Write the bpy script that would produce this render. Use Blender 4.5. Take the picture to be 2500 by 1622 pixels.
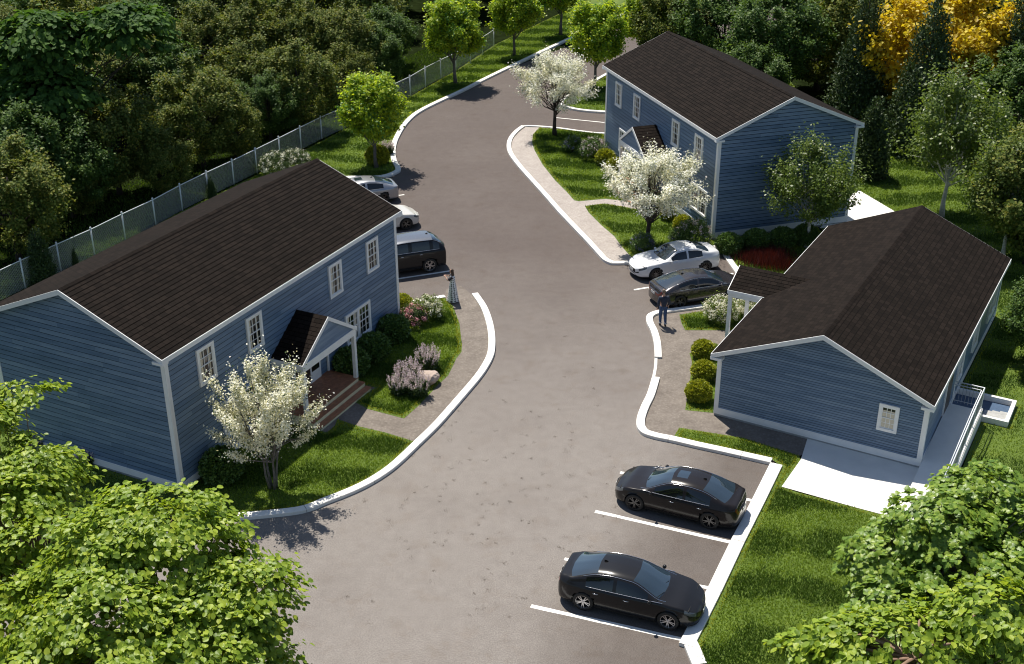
import bpy, math, random
import numpy as np
from mathutils import Vector, Matrix
R = math.radians
scene = bpy.context.scene
for o in list(bpy.data.objects): bpy.data.objects.remove(o)

# ---------------------------------------------------------------- camera, sky, sun, exposure
CAM_H = 25.4; FOC = 3010.55; PITCH = 0.458633; ROLL = -0.00252419
cd = bpy.data.cameras.new('camera'); cam = bpy.data.objects.new('camera', cd); scene.collection.objects.link(cam)
cd.sensor_fit = 'HORIZONTAL'; cd.sensor_width = 36; cd.lens = FOC / 2500 * 36; cd.clip_end = 3000; cd.clip_start = .1
fw = np.array([0, math.cos(PITCH), -math.sin(PITCH)]); rt0 = np.array([1., 0, 0]); up0 = np.cross(rt0, fw)
rt = math.cos(ROLL) * rt0 + math.sin(ROLL) * up0; up = -math.sin(ROLL) * rt0 + math.cos(ROLL) * up0
M = Matrix.Identity(4)
for i in range(3): M[i][0] = rt[i]; M[i][1] = up[i]; M[i][2] = -fw[i]
M[2][3] = CAM_H
cam.matrix_world = M
scene.camera = cam
SUN_EL, SUN_AZ = 62.0, 115.0           # azimuth counted from +X
world = bpy.data.worlds.new('World'); scene.world = world; world.use_nodes = True
wn = world.node_tree.nodes; wl = world.node_tree.links
sky = wn.new('ShaderNodeTexSky'); sky.sky_type = 'NISHITA'; sky.sun_disc = False
sky.sun_elevation = R(SUN_EL); sky.sun_rotation = R(90 - SUN_AZ); sky.air_density = 1.0; sky.dust_density = .6
bg = wn['Background']; bg.inputs['Strength'].default_value = .076
wl.new(sky.outputs[0], bg.inputs[0])
sd = bpy.data.lights.new('sun', 'SUN'); sd.energy = 4.9; sd.angle = R(.5); sd.color = (1, .94, .84)
sun = bpy.data.objects.new('sun', sd); scene.collection.objects.link(sun)
sv = Vector((math.cos(R(SUN_AZ)) * math.cos(R(SUN_EL)), math.sin(R(SUN_AZ)) * math.cos(R(SUN_EL)), math.sin(R(SUN_EL))))
sun.rotation_euler = (-sv).to_track_quat('-Z', 'Y').to_euler(); sun.location = (0, 60, 80)
scene.view_settings.view_transform = 'Standard'; scene.view_settings.look = 'None'
scene.view_settings.gamma = 1; scene.view_settings.exposure = 0.48
scene.render.engine = 'CYCLES'
scene.cycles.filter_width = 1.1; scene.cycles.max_bounces = 6; scene.cycles.transparent_max_bounces = 4

def G(px, py, z=0.):
    """survey point: where the photograph's pixel meets the level z"""
    d = fw * FOC + rt * (px - 1250) - up * (py - 811)
    t = (z - CAM_H) / d[2]
    return np.array([d[0] * t, d[1] * t, z])

# ---------------------------------------------------------------- materials
MATS = {}
def newmat(name):
    m = bpy.data.materials.new(name); m.use_nodes = True; MATS[name] = m
    nt = m.node_tree; return m, nt, nt.nodes['Principled BSDF']
def N(nt, t, **kw):
    n = nt.nodes.new(t)
    for k, v in kw.items():
        if k in n.inputs.keys() if hasattr(n.inputs, 'keys') else False: n.inputs[k].default_value = v
        else: setattr(n, k, v)
    return n
def ramp(nt, stops):
    n = nt.nodes.new('ShaderNodeValToRGB'); e = n.color_ramp.elements
    while len(e) < len(stops): e.new(.5)
    for x, (p, c) in zip(e, stops): x.position = p; x.color = (*c, 1) if len(c) == 3 else c
    return n
def bump(nt, b, src, strength=.3, dist=.02):
    n = nt.nodes.new('ShaderNodeBump'); n.inputs['Strength'].default_value = strength; n.inputs['Distance'].default_value = dist
    nt.links.new(src, n.inputs['Height']); nt.links.new(n.outputs[0], b.inputs['Normal'])
def simple(name, col, rough=.6, metal=0, noise=0, nscale=8, bmp=0, coat=0, spec=.5):
    m, nt, b = newmat(name)
    b.inputs['Base Color'].default_value = (*col, 1); b.inputs['Roughness'].default_value = rough; b.inputs['Metallic'].default_value = metal
    b.inputs['Coat Weight'].default_value = coat; b.inputs['Coat Roughness'].default_value = .04; b.inputs['Specular IOR Level'].default_value = spec
    if noise:
        tc = nt.nodes.new('ShaderNodeTexCoord'); n = nt.nodes.new('ShaderNodeTexNoise'); n.inputs['Scale'].default_value = nscale; n.inputs['Detail'].default_value = 6
        nt.links.new(tc.outputs['Object'], n.inputs['Vector'])
        r = ramp(nt, [(.25, tuple(c * (1 - noise) for c in col)), (.75, tuple(min(1, c * (1 + noise)) for c in col))])
        nt.links.new(n.outputs['Fac'], r.inputs[0]); nt.links.new(r.outputs[0], b.inputs['Base Color'])
        if bmp: bump(nt, b, n.outputs['Fac'], bmp)
    return m
def leafmat(name, cols, trans=.35, rough=.5, tcol=1.6, spec=.4):
    m, nt, b = newmat(name)
    g = nt.nodes.new('ShaderNodeNewGeometry'); r = ramp(nt, [(i / max(1, len(cols) - 1), c) for i, c in enumerate(cols)])
    nt.links.new(g.outputs['Random Per Island'], r.inputs[0]); nt.links.new(r.outputs[0], b.inputs['Base Color'])
    b.inputs['Roughness'].default_value = rough; b.inputs['Specular IOR Level'].default_value = spec
    t = nt.nodes.new('ShaderNodeBsdfTranslucent'); mx = nt.nodes.new('ShaderNodeMixShader'); mx.inputs[0].default_value = trans
    mul = nt.nodes.new('ShaderNodeVectorMath'); mul.operation = 'MULTIPLY'; mul.inputs[1].default_value = (tcol * 1.05, tcol, tcol * .5)
    nt.links.new(r.outputs[0], mul.inputs[0]); nt.links.new(mul.outputs[0], t.inputs[0])
    nt.links.new(b.outputs[0], mx.inputs[1]); nt.links.new(t.outputs[0], mx.inputs[2])
    nt.links.new(mx.outputs[0], nt.nodes['Material Output'].inputs[0]); return m

def mat_asphalt():
    m, nt, b = newmat('asphalt'); L = nt.links
    tc = nt.nodes.new('ShaderNodeTexCoord')
    def noise(s, d=5, rough=.6):
        n = nt.nodes.new('ShaderNodeTexNoise'); n.inputs['Scale'].default_value = s; n.inputs['Detail'].default_value = d; n.inputs['Roughness'].default_value = rough
        L.new(tc.outputs['Object'], n.inputs['Vector']); return n
    sep = nt.nodes.new('ShaderNodeSeparateXYZ'); L.new(tc.outputs['Object'], sep.inputs[0])
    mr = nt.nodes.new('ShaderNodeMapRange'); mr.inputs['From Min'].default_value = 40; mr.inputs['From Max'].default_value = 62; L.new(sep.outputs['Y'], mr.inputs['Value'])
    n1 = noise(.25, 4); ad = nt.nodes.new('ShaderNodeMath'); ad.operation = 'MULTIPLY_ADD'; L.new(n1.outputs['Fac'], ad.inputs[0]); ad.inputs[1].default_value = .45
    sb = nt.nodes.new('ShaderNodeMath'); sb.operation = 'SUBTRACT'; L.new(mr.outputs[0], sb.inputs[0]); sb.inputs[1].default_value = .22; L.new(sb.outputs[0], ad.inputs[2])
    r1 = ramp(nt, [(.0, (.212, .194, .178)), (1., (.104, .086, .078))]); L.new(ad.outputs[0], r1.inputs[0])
    n2 = noise(2.2, 8, .7); r2 = ramp(nt, [(.3, (.90, .885, .88)), (.7, (1.08, 1.075, 1.07))]); L.new(n2.outputs['Fac'], r2.inputs[0])
    n3 = noise(22, 3, .8); r3 = ramp(nt, [(.3, (.66, .66, .67)), (.7, (1.34, 1.33, 1.32))]); L.new(n3.outputs['Fac'], r3.inputs[0])
    def mul(a, c):
        x = nt.nodes.new('ShaderNodeMixRGB'); x.blend_type = 'MULTIPLY'; x.inputs[0].default_value = 1; L.new(a, x.inputs[1]); L.new(c, x.inputs[2]); return x.outputs[0]
    c = mul(mul(r1.outputs[0], r2.outputs[0]), r3.outputs[0])
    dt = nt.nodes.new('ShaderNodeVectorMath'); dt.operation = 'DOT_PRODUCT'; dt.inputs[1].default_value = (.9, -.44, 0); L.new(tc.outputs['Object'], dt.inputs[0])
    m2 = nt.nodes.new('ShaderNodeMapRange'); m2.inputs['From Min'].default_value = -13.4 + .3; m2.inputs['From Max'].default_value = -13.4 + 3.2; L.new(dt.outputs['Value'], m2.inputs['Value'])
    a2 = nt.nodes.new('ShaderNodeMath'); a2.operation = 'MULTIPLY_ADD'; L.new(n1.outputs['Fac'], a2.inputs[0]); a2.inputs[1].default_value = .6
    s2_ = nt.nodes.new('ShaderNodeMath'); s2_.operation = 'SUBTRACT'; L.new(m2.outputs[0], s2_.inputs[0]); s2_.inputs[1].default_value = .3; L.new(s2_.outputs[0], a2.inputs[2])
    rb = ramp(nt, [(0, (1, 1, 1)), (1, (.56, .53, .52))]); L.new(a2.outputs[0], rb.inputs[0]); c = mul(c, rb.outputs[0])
    # dry weed tufts / cracks, larger smears
    n4 = noise(.9, 7, .75); r4 = ramp(nt, [(.52, (1, 1, 1)), (.70, (.89, .85, .81))]); L.new(n4.outputs['Fac'], r4.inputs[0])
    c = mul(c, r4.outputs[0]); L.new(c, b.inputs['Base Color'])
    b.inputs['Roughness'].default_value = .85; b.inputs['Specular IOR Level'].default_value = .3
    bump(nt, b, n3.outputs['Fac'], .6, .03); return m
def mat_pave(name, c0, c1):
    m, nt, b = newmat(name); L = nt.links
    tc = nt.nodes.new('ShaderNodeTexCoord')
    n = nt.nodes.new('ShaderNodeTexNoise'); n.inputs['Scale'].default_value = 1.2; n.inputs['Detail'].default_value = 10; n.inputs['Roughness'].default_value = .75
    L.new(tc.outputs['Object'], n.inputs['Vector']); r = ramp(nt, [(.3, c0), (.72, c1)]); L.new(n.outputs['Fac'], r.inputs[0])
    v = nt.nodes.new('ShaderNodeTexVoronoi'); v.inputs['Scale'].default_value = 9; L.new(tc.outputs['Object'], v.inputs['Vector'])
    r2 = ramp(nt, [(0, (1.5, 1.48, 1.4)), (.22, (1, 1, 1)), (.8, (.82, .8, .8))]); L.new(v.outputs['Distance'], r2.inputs[0])
    x = nt.nodes.new('ShaderNodeMixRGB'); x.blend_type = 'MULTIPLY'; x.inputs[0].default_value = 1; L.new(r.outputs[0], x.inputs[1]); L.new(r2.outputs[0], x.inputs[2])
    L.new(x.outputs[0], b.inputs['Base Color']); b.inputs['Roughness'].default_value = .9; bump(nt, b, v.outputs['Distance'], .4, .01); return m
def mat_siding(name, c0, c1, c2):
    m, nt, b = newmat(name); L = nt.links
    tc = nt.nodes.new('ShaderNodeTexCoord'); mp = nt.nodes.new('ShaderNodeMapping'); mp.inputs['Scale'].default_value = (1, 1, 9)
    L.new(tc.outputs['Object'], mp.inputs[0]); n = nt.nodes.new('ShaderNodeTexNoise'); n.inputs['Scale'].default_value = .8; n.inputs['Detail'].default_value = 8; n.inputs['Roughness'].default_value = .7
    L.new(mp.outputs[0], n.inputs['Vector']); g = nt.nodes.new('ShaderNodeNewGeometry')
    ad = nt.nodes.new('ShaderNodeMath'); ad.operation = 'MULTIPLY_ADD'; L.new(g.outputs['Random Per Island'], ad.inputs[0]); ad.inputs[1].default_value = .3
    sb = nt.nodes.new('ShaderNodeMath'); sb.operation = 'SUBTRACT'; L.new(n.outputs['Fac'], sb.inputs[0]); sb.inputs[1].default_value = .15; L.new(sb.outputs[0], ad.inputs[2])
    r = ramp(nt, [(.25, c0), (.5, c1), (.8, c2)]); L.new(ad.outputs[0], r.inputs[0]); L.new(r.outputs[0], b.inputs['Base Color'])
    b.inputs['Roughness'].default_value = .45; return m
def mat_shingle():
    m, nt, b = newmat('shingles'); L = nt.links
    uv = nt.nodes.new('ShaderNodeUVMap'); br = nt.nodes.new('ShaderNodeTexBrick')
    L.new(uv.outputs[0], br.inputs['Vector']); br.inputs['Scale'].default_value = 1
    br.inputs['Brick Width'].default_value = .3; br.inputs['Row Height'].default_value = .21; br.inputs['Mortar Size'].default_value = .011; br.inputs['Bias'].default_value = -.1
    br.inputs['Color1'].default_value = (.0095, .0073, .006, 1); br.inputs['Color2'].default_value = (.0185, .014, .0115, 1); br.inputs['Mortar'].default_value = (.002, .0017, .0015, 1)
    n = nt.nodes.new('ShaderNodeTexNoise'); n.inputs['Scale'].default_value = .5; n.inputs['Detail'].default_value = 9; n.inputs['Roughness'].default_value = .7; L.new(uv.outputs[0], n.inputs['Vector'])
    r = ramp(nt, [(.3, (.88, .85, .83)), (.7, (1.16, 1.12, 1.08))]); L.new(n.outputs['Fac'], r.inputs[0])
    x = nt.nodes.new('ShaderNodeMixRGB'); x.blend_type = 'MULTIPLY'; x.inputs[0].default_value = 1; L.new(br.outputs['Color'], x.inputs[1]); L.new(r.outputs[0], x.inputs[2])
    n2 = nt.nodes.new('ShaderNodeTexNoise'); n2.inputs['Scale'].default_value = 60; L.new(uv.outputs[0], n2.inputs['Vector'])
    r2 = ramp(nt, [(.3, (.8, .8, .8)), (.7, (1.2, 1.2, 1.2))]); L.new(n2.outputs['Fac'], r2.inputs[0])
    y = nt.nodes.new('ShaderNodeMixRGB'); y.blend_type = 'MULTIPLY'; y.inputs[0].default_value = 1; L.new(x.outputs[0], y.inputs[1]); L.new(r2.outputs[0], y.inputs[2])
    L.new(y.outputs[0], b.inputs['Base Color']); b.inputs['Roughness'].default_value = .9; b.inputs['Specular IOR Level'].default_value = .08; return m
def mat_lawn():
    m, nt, b = newmat('lawn'); L = nt.links
    tc = nt.nodes.new('ShaderNodeTexCoord'); n = nt.nodes.new('ShaderNodeTexNoise'); n.inputs['Scale'].default_value = .9; n.inputs['Detail'].default_value = 10; n.inputs['Roughness'].default_value = .75
    L.new(tc.outputs['Object'], n.inputs['Vector']); r = ramp(nt, [(.25, (.05, .09, .012)), (.6, (.10, .15, .018)), (.8, (.17, .2, .025))]); L.new(n.outputs['Fac'], r.inputs[0])
    L.new(r.outputs[0], b.inputs['Base Color']); b.inputs['Roughness'].default_value = 1; return m

mat_asphalt(); mat_shingle(); mat_lawn()
mat_pave('path_brown', (.125, .105, .088), (.235, .205, .175)); mat_pave('path_light', (.31, .275, .25), (.44, .40, .365))
mat_siding('siding', (.080, .138, .222), (.128, .200, .302), (.21, .288, .385))
simple('groove_shade', (.005, .010, .02), .9)  # near-black blue stands for the shade between siding boards
simple('joint', (.2, .19, .17), .9)
simple('white_paint', (.80, .80, .80), .45, noise=.04, nscale=3); simple('kerb_stone', (.74, .725, .69), .85, noise=.10, nscale=3.5, bmp=.1)
simple('road_paint', (.78, .77, .73), .7, noise=.08, nscale=14); simple('concrete', (.36, .36, .35), .9, noise=.2, nscale=5, bmp=.2)
simple('slab_concrete', (.72, .71, .67), .8, noise=.05, nscale=2); simple('shaded_soil', (.012, .018, .006), 1, noise=.5, nscale=1.2, spec=0)  # soil is near black, with the shade of the trees in its colour
simple('deck_wood', (.34, .14, .07), .45, noise=.35, nscale=6); simple('riser_wood', (.8, .7, .46), .7, noise=.1, nscale=5)
simple('pane', (.018, .02, .018), .06, noise=.7, nscale=2.2, spec=.6); simple('curtain', (.62, .55, .43), .8, noise=.1, nscale=9)
simple('door_paint', (.05, .035, .028), .4); simple('gal_steel', (.72, .75, .78), .45); simple('rail_grey', (.3, .33, .36), .4, metal=.4)
simple('wire', (.62, .64, .62), .5); simple('rubber', (.012, .012, .012), .7); simple('rim_dark', (.09, .09, .095), .25, metal=.9); simple('rim_light', (.5, .5, .52), .25, metal=.9)
simple('sky_tint_glass', (.022, .036, .05), .03, spec=.9, coat=1); simple('car_glass', (.006, .008, .009), .03, spec=.85); simple('under', (.006, .006, .006), .9); simple('chrome', (.75, .75, .77), .12, metal=1)  # windscreen glass has a blue sky reflection painted into its base colour
simple('headlamp', (.10, .11, .12), .08, coat=1); simple('taillamp', (.14, .008, .008), .12, coat=1); simple('grille', (.008, .008, .008), .6, spec=.2)
simple('paint_black', (.013, .013, .0145), .22, coat=.3, spec=.2); simple('paint_brownblack', (.015, .013, .0135), .22, coat=.3, spec=.2)
simple('paint_white', (.66, .67, .68), .3, coat=.8); simple('paint_silver', (.36, .37, .39), .28, metal=.55, coat=.8); simple('paint_graphite', (.05, .045, .047), .24, metal=.5, coat=1)
simple('paint_greyroof', (.17, .18, .2), .25, metal=.5, coat=1); simple('paint_ivory', (.58, .56, .52), .3, coat=.8)
simple('plate', (.6, .6, .58), .5); simple('seat_tan', (.4, .28, .18), .7)
simple('bark_grey', (.14, .125, .11), .9, noise=.4, nscale=6, bmp=.4); simple('bark_dark', (.035, .027, .022), .9, noise=.4, nscale=6, bmp=.4)
simple('bark_birch', (.5, .49, .46), .8, noise=.35, nscale=9); simple('bark_red', (.22, .14, .10), .8, noise=.2, nscale=7); simple('rock', (.4, .32, .27), .9, noise=.3, nscale=2.5, bmp=.6)
simple('skin', (.5, .3, .22), .55); simple('hair_brown', (.055, .03, .018), .5); simple('hair_grey', (.16, .12, .09), .6); simple('denim_dark', (.022, .03, .052), .85, noise=.25, nscale=14)
simple('denim_blue', (.03, .065, .15), .85, noise=.3, nscale=12); simple('shoe', (.01, .01, .01), .5); simple('cuff', (.4, .45, .5), .8)
simple('well_shade', (.05, .09, .16), .5, noise=.2); simple('fence_wood', (.3, .17, .09), .8, noise=.2)  # dark blue floor colour stands for the shade down in the stairwell
leafmat('leaf_wood', [(.055, .088, .016), (.095, .14, .025), (.16, .20, .04), (.27, .26, .06)], .3, .6, 1.3, .2)
leafmat('leaf_woodgreen', [(.04, .082, .016), (.065, .13, .024), (.13, .20, .04)], .3, .55, 1.5, .25)
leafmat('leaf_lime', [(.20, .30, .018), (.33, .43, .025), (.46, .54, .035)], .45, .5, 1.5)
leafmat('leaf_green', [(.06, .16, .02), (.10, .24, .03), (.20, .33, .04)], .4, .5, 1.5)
leafmat('leaf_birch', [(.07, .11, .02), (.11, .17, .03), (.18, .24, .05)], .4, .42, 1.5)
leafmat('leaf_conifer', [(.025, .05, .016), (.045, .08, .024), (.08, .12, .034)], .12, .6, 1.2)
leafmat('leaf_yellow', [(.42, .30, .015), (.58, .45, .025), (.66, .56, .05)], .4, .5, 1.4)
leafmat('leaf_redbud', [(.12, .20, .022), (.24, .35, .032), (.40, .48, .055)], .38, .45, 1.35, .35)
leafmat('leaf_maple', [(.10, .19, .025), (.18, .29, .04), (.30, .40, .055)], .36, .4, 1.3, .35)
leafmat('leaf_bigdark', [(.035, .085, .02), (.06, .13, .025), (.11, .2, .035)], .35, .65, 1.5, .15)
leafmat('leaf_ball', [(.045, .095, .02), (.08, .15, .03), (.14, .22, .04)], .15, .5, 1.3)
leafmat('leaf_gold', [(.13, .17, .012), (.27, .30, .02), (.42, .42, .03)], .25, .5, 1.3)
leafmat('leaf_shrub', [(.03, .06, .018), (.06, .10, .03), (.10, .15, .04)], .25, .5, 1.3)
leafmat('petal_white', [(.78, .78, .68), (.9, .89, .82), (.94, .94, .9)], .25, .7, 1.0)
leafmat('petal_cream', [(.70, .69, .52), (.86, .85, .72), (.92, .91, .84)], .25, .7, 1.0)
leafmat('petal_pink', [(.62, .2, .28), (.74, .32, .38), (.8, .45, .5)], .25, .7, 1.0)
leafmat('petal_lilac', [(.46, .36, .44), (.62, .52, .58), (.76, .68, .70)], .2, .7, 1.0)
leafmat('petal_blue', [(.07, .08, .2), (.13, .14, .3), (.3, .28, .36)], .2, .7, 1.0)
leafmat('leaf_redgrass', [(.03, .008, .007), (.07, .010, .009), (.13, .02, .015)], .25, .6, 1.2)
leafmat('blade', [(.035, .072, .010), (.060, .12, .015), (.105, .175, .022)], .3, .6, 1.4, .2)
leafmat('blade_light', [(.11, .18, .02), (.18, .275, .03), (.27, .36, .05)], .35, .6, 1.4, .2)
leafmat('blade_yellow', [(.22, .26, .018), (.34, .36, .025), (.44, .42, .03)], .35, .6, 1.3, .2)

def mat_dots():
    m, nt, b = newmat('dotted_cloth'); L = nt.links
    uv = nt.nodes.new('ShaderNodeUVMap'); v = nt.nodes.new('ShaderNodeTexVoronoi'); v.voronoi_dimensions = '2D'; v.inputs['Scale'].default_value = 1; v.inputs['Randomness'].default_value = .25
    L.new(uv.outputs[0], v.inputs['Vector']); r = ramp(nt, [(.0, (.008, .01, .02)), (.30, (.008, .01, .02)), (.34, (.75, .76, .78))]); r.color_ramp.interpolation = 'LINEAR'
    L.new(v.outputs['Distance'], r.inputs[0]); L.new(r.outputs[0], b.inputs['Base Color']); b.inputs['Roughness'].default_value = .8; return m
mat_dots()

# ---------------------------------------------------------------- object helpers
def tag(o, label=None, cat=None, group=None, kind=None):
    if label: o['label'] = label
    if cat: o['category'] = cat
    if group: o['group'] = group
    if kind: o['kind'] = kind
    return o
def link(o, parent=None):
    scene.collection.objects.link(o)
    if parent is not None: o.parent = parent
    return o
def empty(name, loc=(0, 0, 0), rz=0.):
    o = bpy.data.objects.new(name, None); link(o); o.location = loc; o.rotation_euler = (0, 0, rz); o.empty_display_size = .3; return o
class MB:
    def __init__(s, T=None): s.v = []; s.f = []; s.uv = []; s.T = T; s.hasuv = False
    def P(s, p): return tuple(s.T(*p)) if s.T else tuple(p)
    def face(s, pts, uvs=None):
        n = len(s.v); s.v += [s.P(p) for p in pts]; s.f.append(tuple(range(n, n + len(pts))))
        if uvs: s.hasuv = True; s.uv += list(uvs)
        else: s.uv += [(0, 0)] * len(pts)
    def hexa(s, b, t):
        """b, t: four bottom and four top points in the same winding"""
        n = len(s.v); s.v += [s.P(p) for p in list(b) + list(t)]
        k = len(b); fs = [tuple(range(n + k - 1, n - 1, -1)), tuple(range(n + k, n + 2 * k))] + [(n + i, n + (i + 1) % k, n + k + (i + 1) % k, n + k + i) for i in range(k)]
        for f in fs: s.f.append(f); s.uv += [(0, 0)] * len(f)
    def box(s, x0, x1, y0, y1, z0, z1):
        s.hexa([(x0, y0, z0), (x1, y0, z0), (x1, y1, z0), (x0, y1, z0)], [(x0, y0, z1), (x1, y0, z1), (x1, y1, z1), (x0, y1, z1)])
    def tube(s, pts, rad, k=8, cap=True):
        pts = [Vector(s.P(p)) for p in pts]; n0 = len(s.v)
        rads = rad if hasattr(rad, '__len__') else [rad] * len(pts); prev = None
        for i, p in enumerate(pts):
            d = (pts[min(i + 1, len(pts) - 1)] - pts[max(i - 1, 0)])
            if d.length < 1e-9: d = Vector((0, 0, 1))
            d.normalize(); a = prev if prev is not None else (Vector((0, 0, 1)) if abs(d.z) < .9 else Vector((1, 0, 0)))
            x = (a - d * a.dot(d)); x.normalize(); prev = x; y = d.cross(x)
            for j in range(k):
                t = 2 * math.pi * j / k; s.v.append(tuple(p + (x * math.cos(t) + y * math.sin(t)) * rads[i]))
        for i in range(len(pts) - 1):
            for j in range(k):
                a = n0 + i * k + j; b_ = n0 + i * k + (j + 1) % k; f = (a, b_, b_ + k, a + k); s.f.append(f); s.uv += [(0, 0)] * 4
        if cap:
            for f in (tuple(range(n0 + k - 1, n0 - 1, -1)), tuple(range(n0 + (len(pts) - 1) * k, n0 + len(pts) * k))): s.f.append(f); s.uv += [(0, 0)] * k
    def lathe(s, prof, c, axis='z', k=24):
        """prof: list of (radius, height)"""
        n0 = len(s.v)
        for r, h in prof:
            for j in range(k):
                t = 2 * math.pi * j / k; a, b_ = r * math.cos(t), r * math.sin(t)
                p = (c[0] + a, c[1] + b_, c[2] + h) if axis == 'z' else (c[0] + a, c[1] + h, c[2] + b_)
                s.v.append(s.P(p))
        for i in range(len(prof) - 1):
            for j in range(k):
                a = n0 + i * k + j; b_ = n0 + i * k + (j + 1) % k; s.f.append((a, b_, b_ + k, a + k)); s.uv += [(0, 0)] * 4
    def build(s, name, m, parent=None, smooth=False, bevel=0):
        me = bpy.data.meshes.new(name); me.from_pydata(s.v, [], s.f)
        if s.hasuv:
            l = me.uv_layers.new(name='UVMap'); l.data.foreach_set('uv', np.array(s.uv, 'f').ravel())
        me.materials.append(MATS[m] if isinstance(m, str) else m)
        if smooth: me.polygons.foreach_set('use_smooth', [True] * len(me.polygons))
        me.update(); o = bpy.data.objects.new(name, me); link(o, parent)
        if bevel:
            b = o.modifiers.new('bevel', 'BEVEL'); b.width = bevel; b.segments = 2; b.limit_method = 'ANGLE'
        return o
def npmesh(name, V, F, m, parent=None, k=None):
    """V (n,3), F (m,k) numpy arrays"""
    me = bpy.data.meshes.new(name); me.vertices.add(len(V)); me.vertices.foreach_set('co', np.asarray(V, 'f').ravel())
    nf, kk = F.shape; me.loops.add(nf * kk); me.polygons.add(nf)
    me.loops.foreach_set('vertex_index', F.astype('i').ravel()); me.polygons.foreach_set('loop_start', np.arange(0, nf * kk, kk, dtype='i'))
    try: me.polygons.foreach_set('loop_total', np.full(nf, kk, 'i'))
    except Exception: pass
    me.update(calc_edges=True); me.materials.append(MATS[m])
    o = bpy.data.objects.new(name, me); link(o, parent); return o

LEAF = {
 'quad': (np.array([(0, 0, 0), (.5, .32, .05), (1, 0, 0), (.5, -.32, .05)]), np.array([(0, 1, 2, 3)])),
 'needle': (np.array([(0, .09, 0), (0, -.09, 0), (1, 0, 0.)]), np.array([(0, 1, 2)])),
 'tri': (np.array([(0, .3, 0), (0, -.3, 0), (1, 0, .1)]), np.array([(0, 1, 2)])),
}
def _oval():
    pts = [(0, 0, 0)]; xs = [.16, .42, .7, .9]; ws = [.25, .385, .34, .17]
    v = [(0, 0, -.02)] + [(x, w, .05 + .1 * w) for x, w in zip(xs, ws)] + [(1, 0, -.06)] + [(x, -w, .05 + .1 * w) for x, w in zip(xs[::-1], ws[::-1])]
    mid = [(.42, 0, -.01)]
    n = len(v); v = v + mid
    f = [(n, i, (i + 1) % n) for i in range(n)]
    return np.array(v), np.array(f)
LEAF['oval'] = _oval()
def _maple():
    a = [(0, 0), (.05, .3), (.22, .22), (.2, .55), (.42, .42), (.5, .62), (.62, .3), (.78, .34), (1, 0)]
    v = [(x, y, -.12 * abs(y) + .02 * math.sin(9 * x)) for x, y in a] + [(x, -y, -.12 * abs(y)) for x, y in a[-2:0:-1]]
    n = len(v); v.append((.4, 0, .05)); f = [(n, i, (i + 1) % n) for i in range(n)]
    return np.array(v), np.array(f)
LEAF['maple'] = _maple()

def leaves(name, pos, nrm, axis, size, shape, m, parent=None):
    """leaf faces at pos with normal nrm and long axis roughly 'axis'"""
    T, F = LEAF[shape]; n = len(pos)
    nrm = nrm / (np.linalg.norm(nrm, axis=1, keepdims=True) + 1e-9)
    ax = axis - nrm * np.sum(axis * nrm, 1, keepdims=True); ax /= (np.linalg.norm(ax, axis=1, keepdims=True) + 1e-9)
    by = np.cross(nrm, ax)
    V = pos[:, None, :] + size[:, None, None] * (T[None, :, 0, None] * ax[:, None, :] + T[None, :, 1, None] * by[:, None, :] + T[None, :, 2, None] * nrm[:, None, :])
    FF = (F[None] + (np.arange(n) * len(T))[:, None, None]).reshape(-1, F.shape[1])
    return npmesh(name, V.reshape(-1, 3), FF, m, parent)
def unit(rng, n):
    v = rng.normal(size=(n, 3)); return v / np.linalg.norm(v, axis=1, keepdims=True)

def clumps(rng, c, rad, n, lo=.45, hi=1., zlo=-1.):
    d = unit(rng, n * 4); d = d[d[:, 2] > zlo][:n]
    r = (lo ** 3 + (hi ** 3 - lo ** 3) * rng.random(len(d))) ** (1 / 3); ph = rng.random(6) * 6.28
    r = r * (1 + .13 * np.sin(3.1 * d[:, 0] + ph[0]) * np.sin(2.7 * d[:, 1] + ph[1]) + .10 * np.sin(6 * d[:, 2] + ph[2]) * np.sin(5 * d[:, 0] + ph[3]) + .06 * np.sin(9 * d[:, 1] + ph[4]))
    return np.array(c) + d * r[:, None] * np.array(rad)
def wood_mesh(rng, height, crown_c, targets, r0, stems=1, nl=26):
    mb = MB()
    c = np.array(crown_c); start_z = max(.5, c[2] * .35)
    for s in range(stems):
        off = np.array([0, 0, 0.]) if stems == 1 else np.array([math.cos(s * 6.28 / stems) * .12, math.sin(s * 6.28 / stems) * .12, 0])
        topp = c + (off * 9 if stems > 1 else rng.normal(0, .1, 3)) + np.array([0, 0, (height - c[2]) * .35])
        n = 7; pts = []; rr = []
        for i in range(n):
            t = i / (n - 1); p = off * (1 + .5 * t) + (topp - off) * np.array([t ** 1.4, t ** 1.4, t]); p[:2] += rng.normal(0, .04 * height / 6, 2) * (0 < i < n - 1)
            pts.append(p); rr.append(r0 / (stems ** .5) * (1 - .85 * t) + .012)
        rr[0] *= 1.35; mb.tube(pts, rr, 8)
        tg = targets[rng.permutation(len(targets))[:nl // stems]]
        for q in tg:
            t = rng.uniform(.3, .8); i = min(int(t * (n - 1)), n - 2); a = pts[i] + (pts[i + 1] - pts[i]) * (t * (n - 1) - i)
            if a[2] > q[2] + .3: t = .32; a = pts[2] * 1.
            m1 = a + (q - a) * .35 + np.array([0, 0, -.05 * np.linalg.norm(q - a)]) + rng.normal(0, .06, 3); m2 = a + (q - a) * .7 + rng.normal(0, .08, 3)
            rb = max(.015, r0 * .42 * (1 - t) + .01)
            mb.tube([a, m1, m2, q], [rb, rb * .75, rb * .5, .006], 5, False)
    return mb

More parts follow.
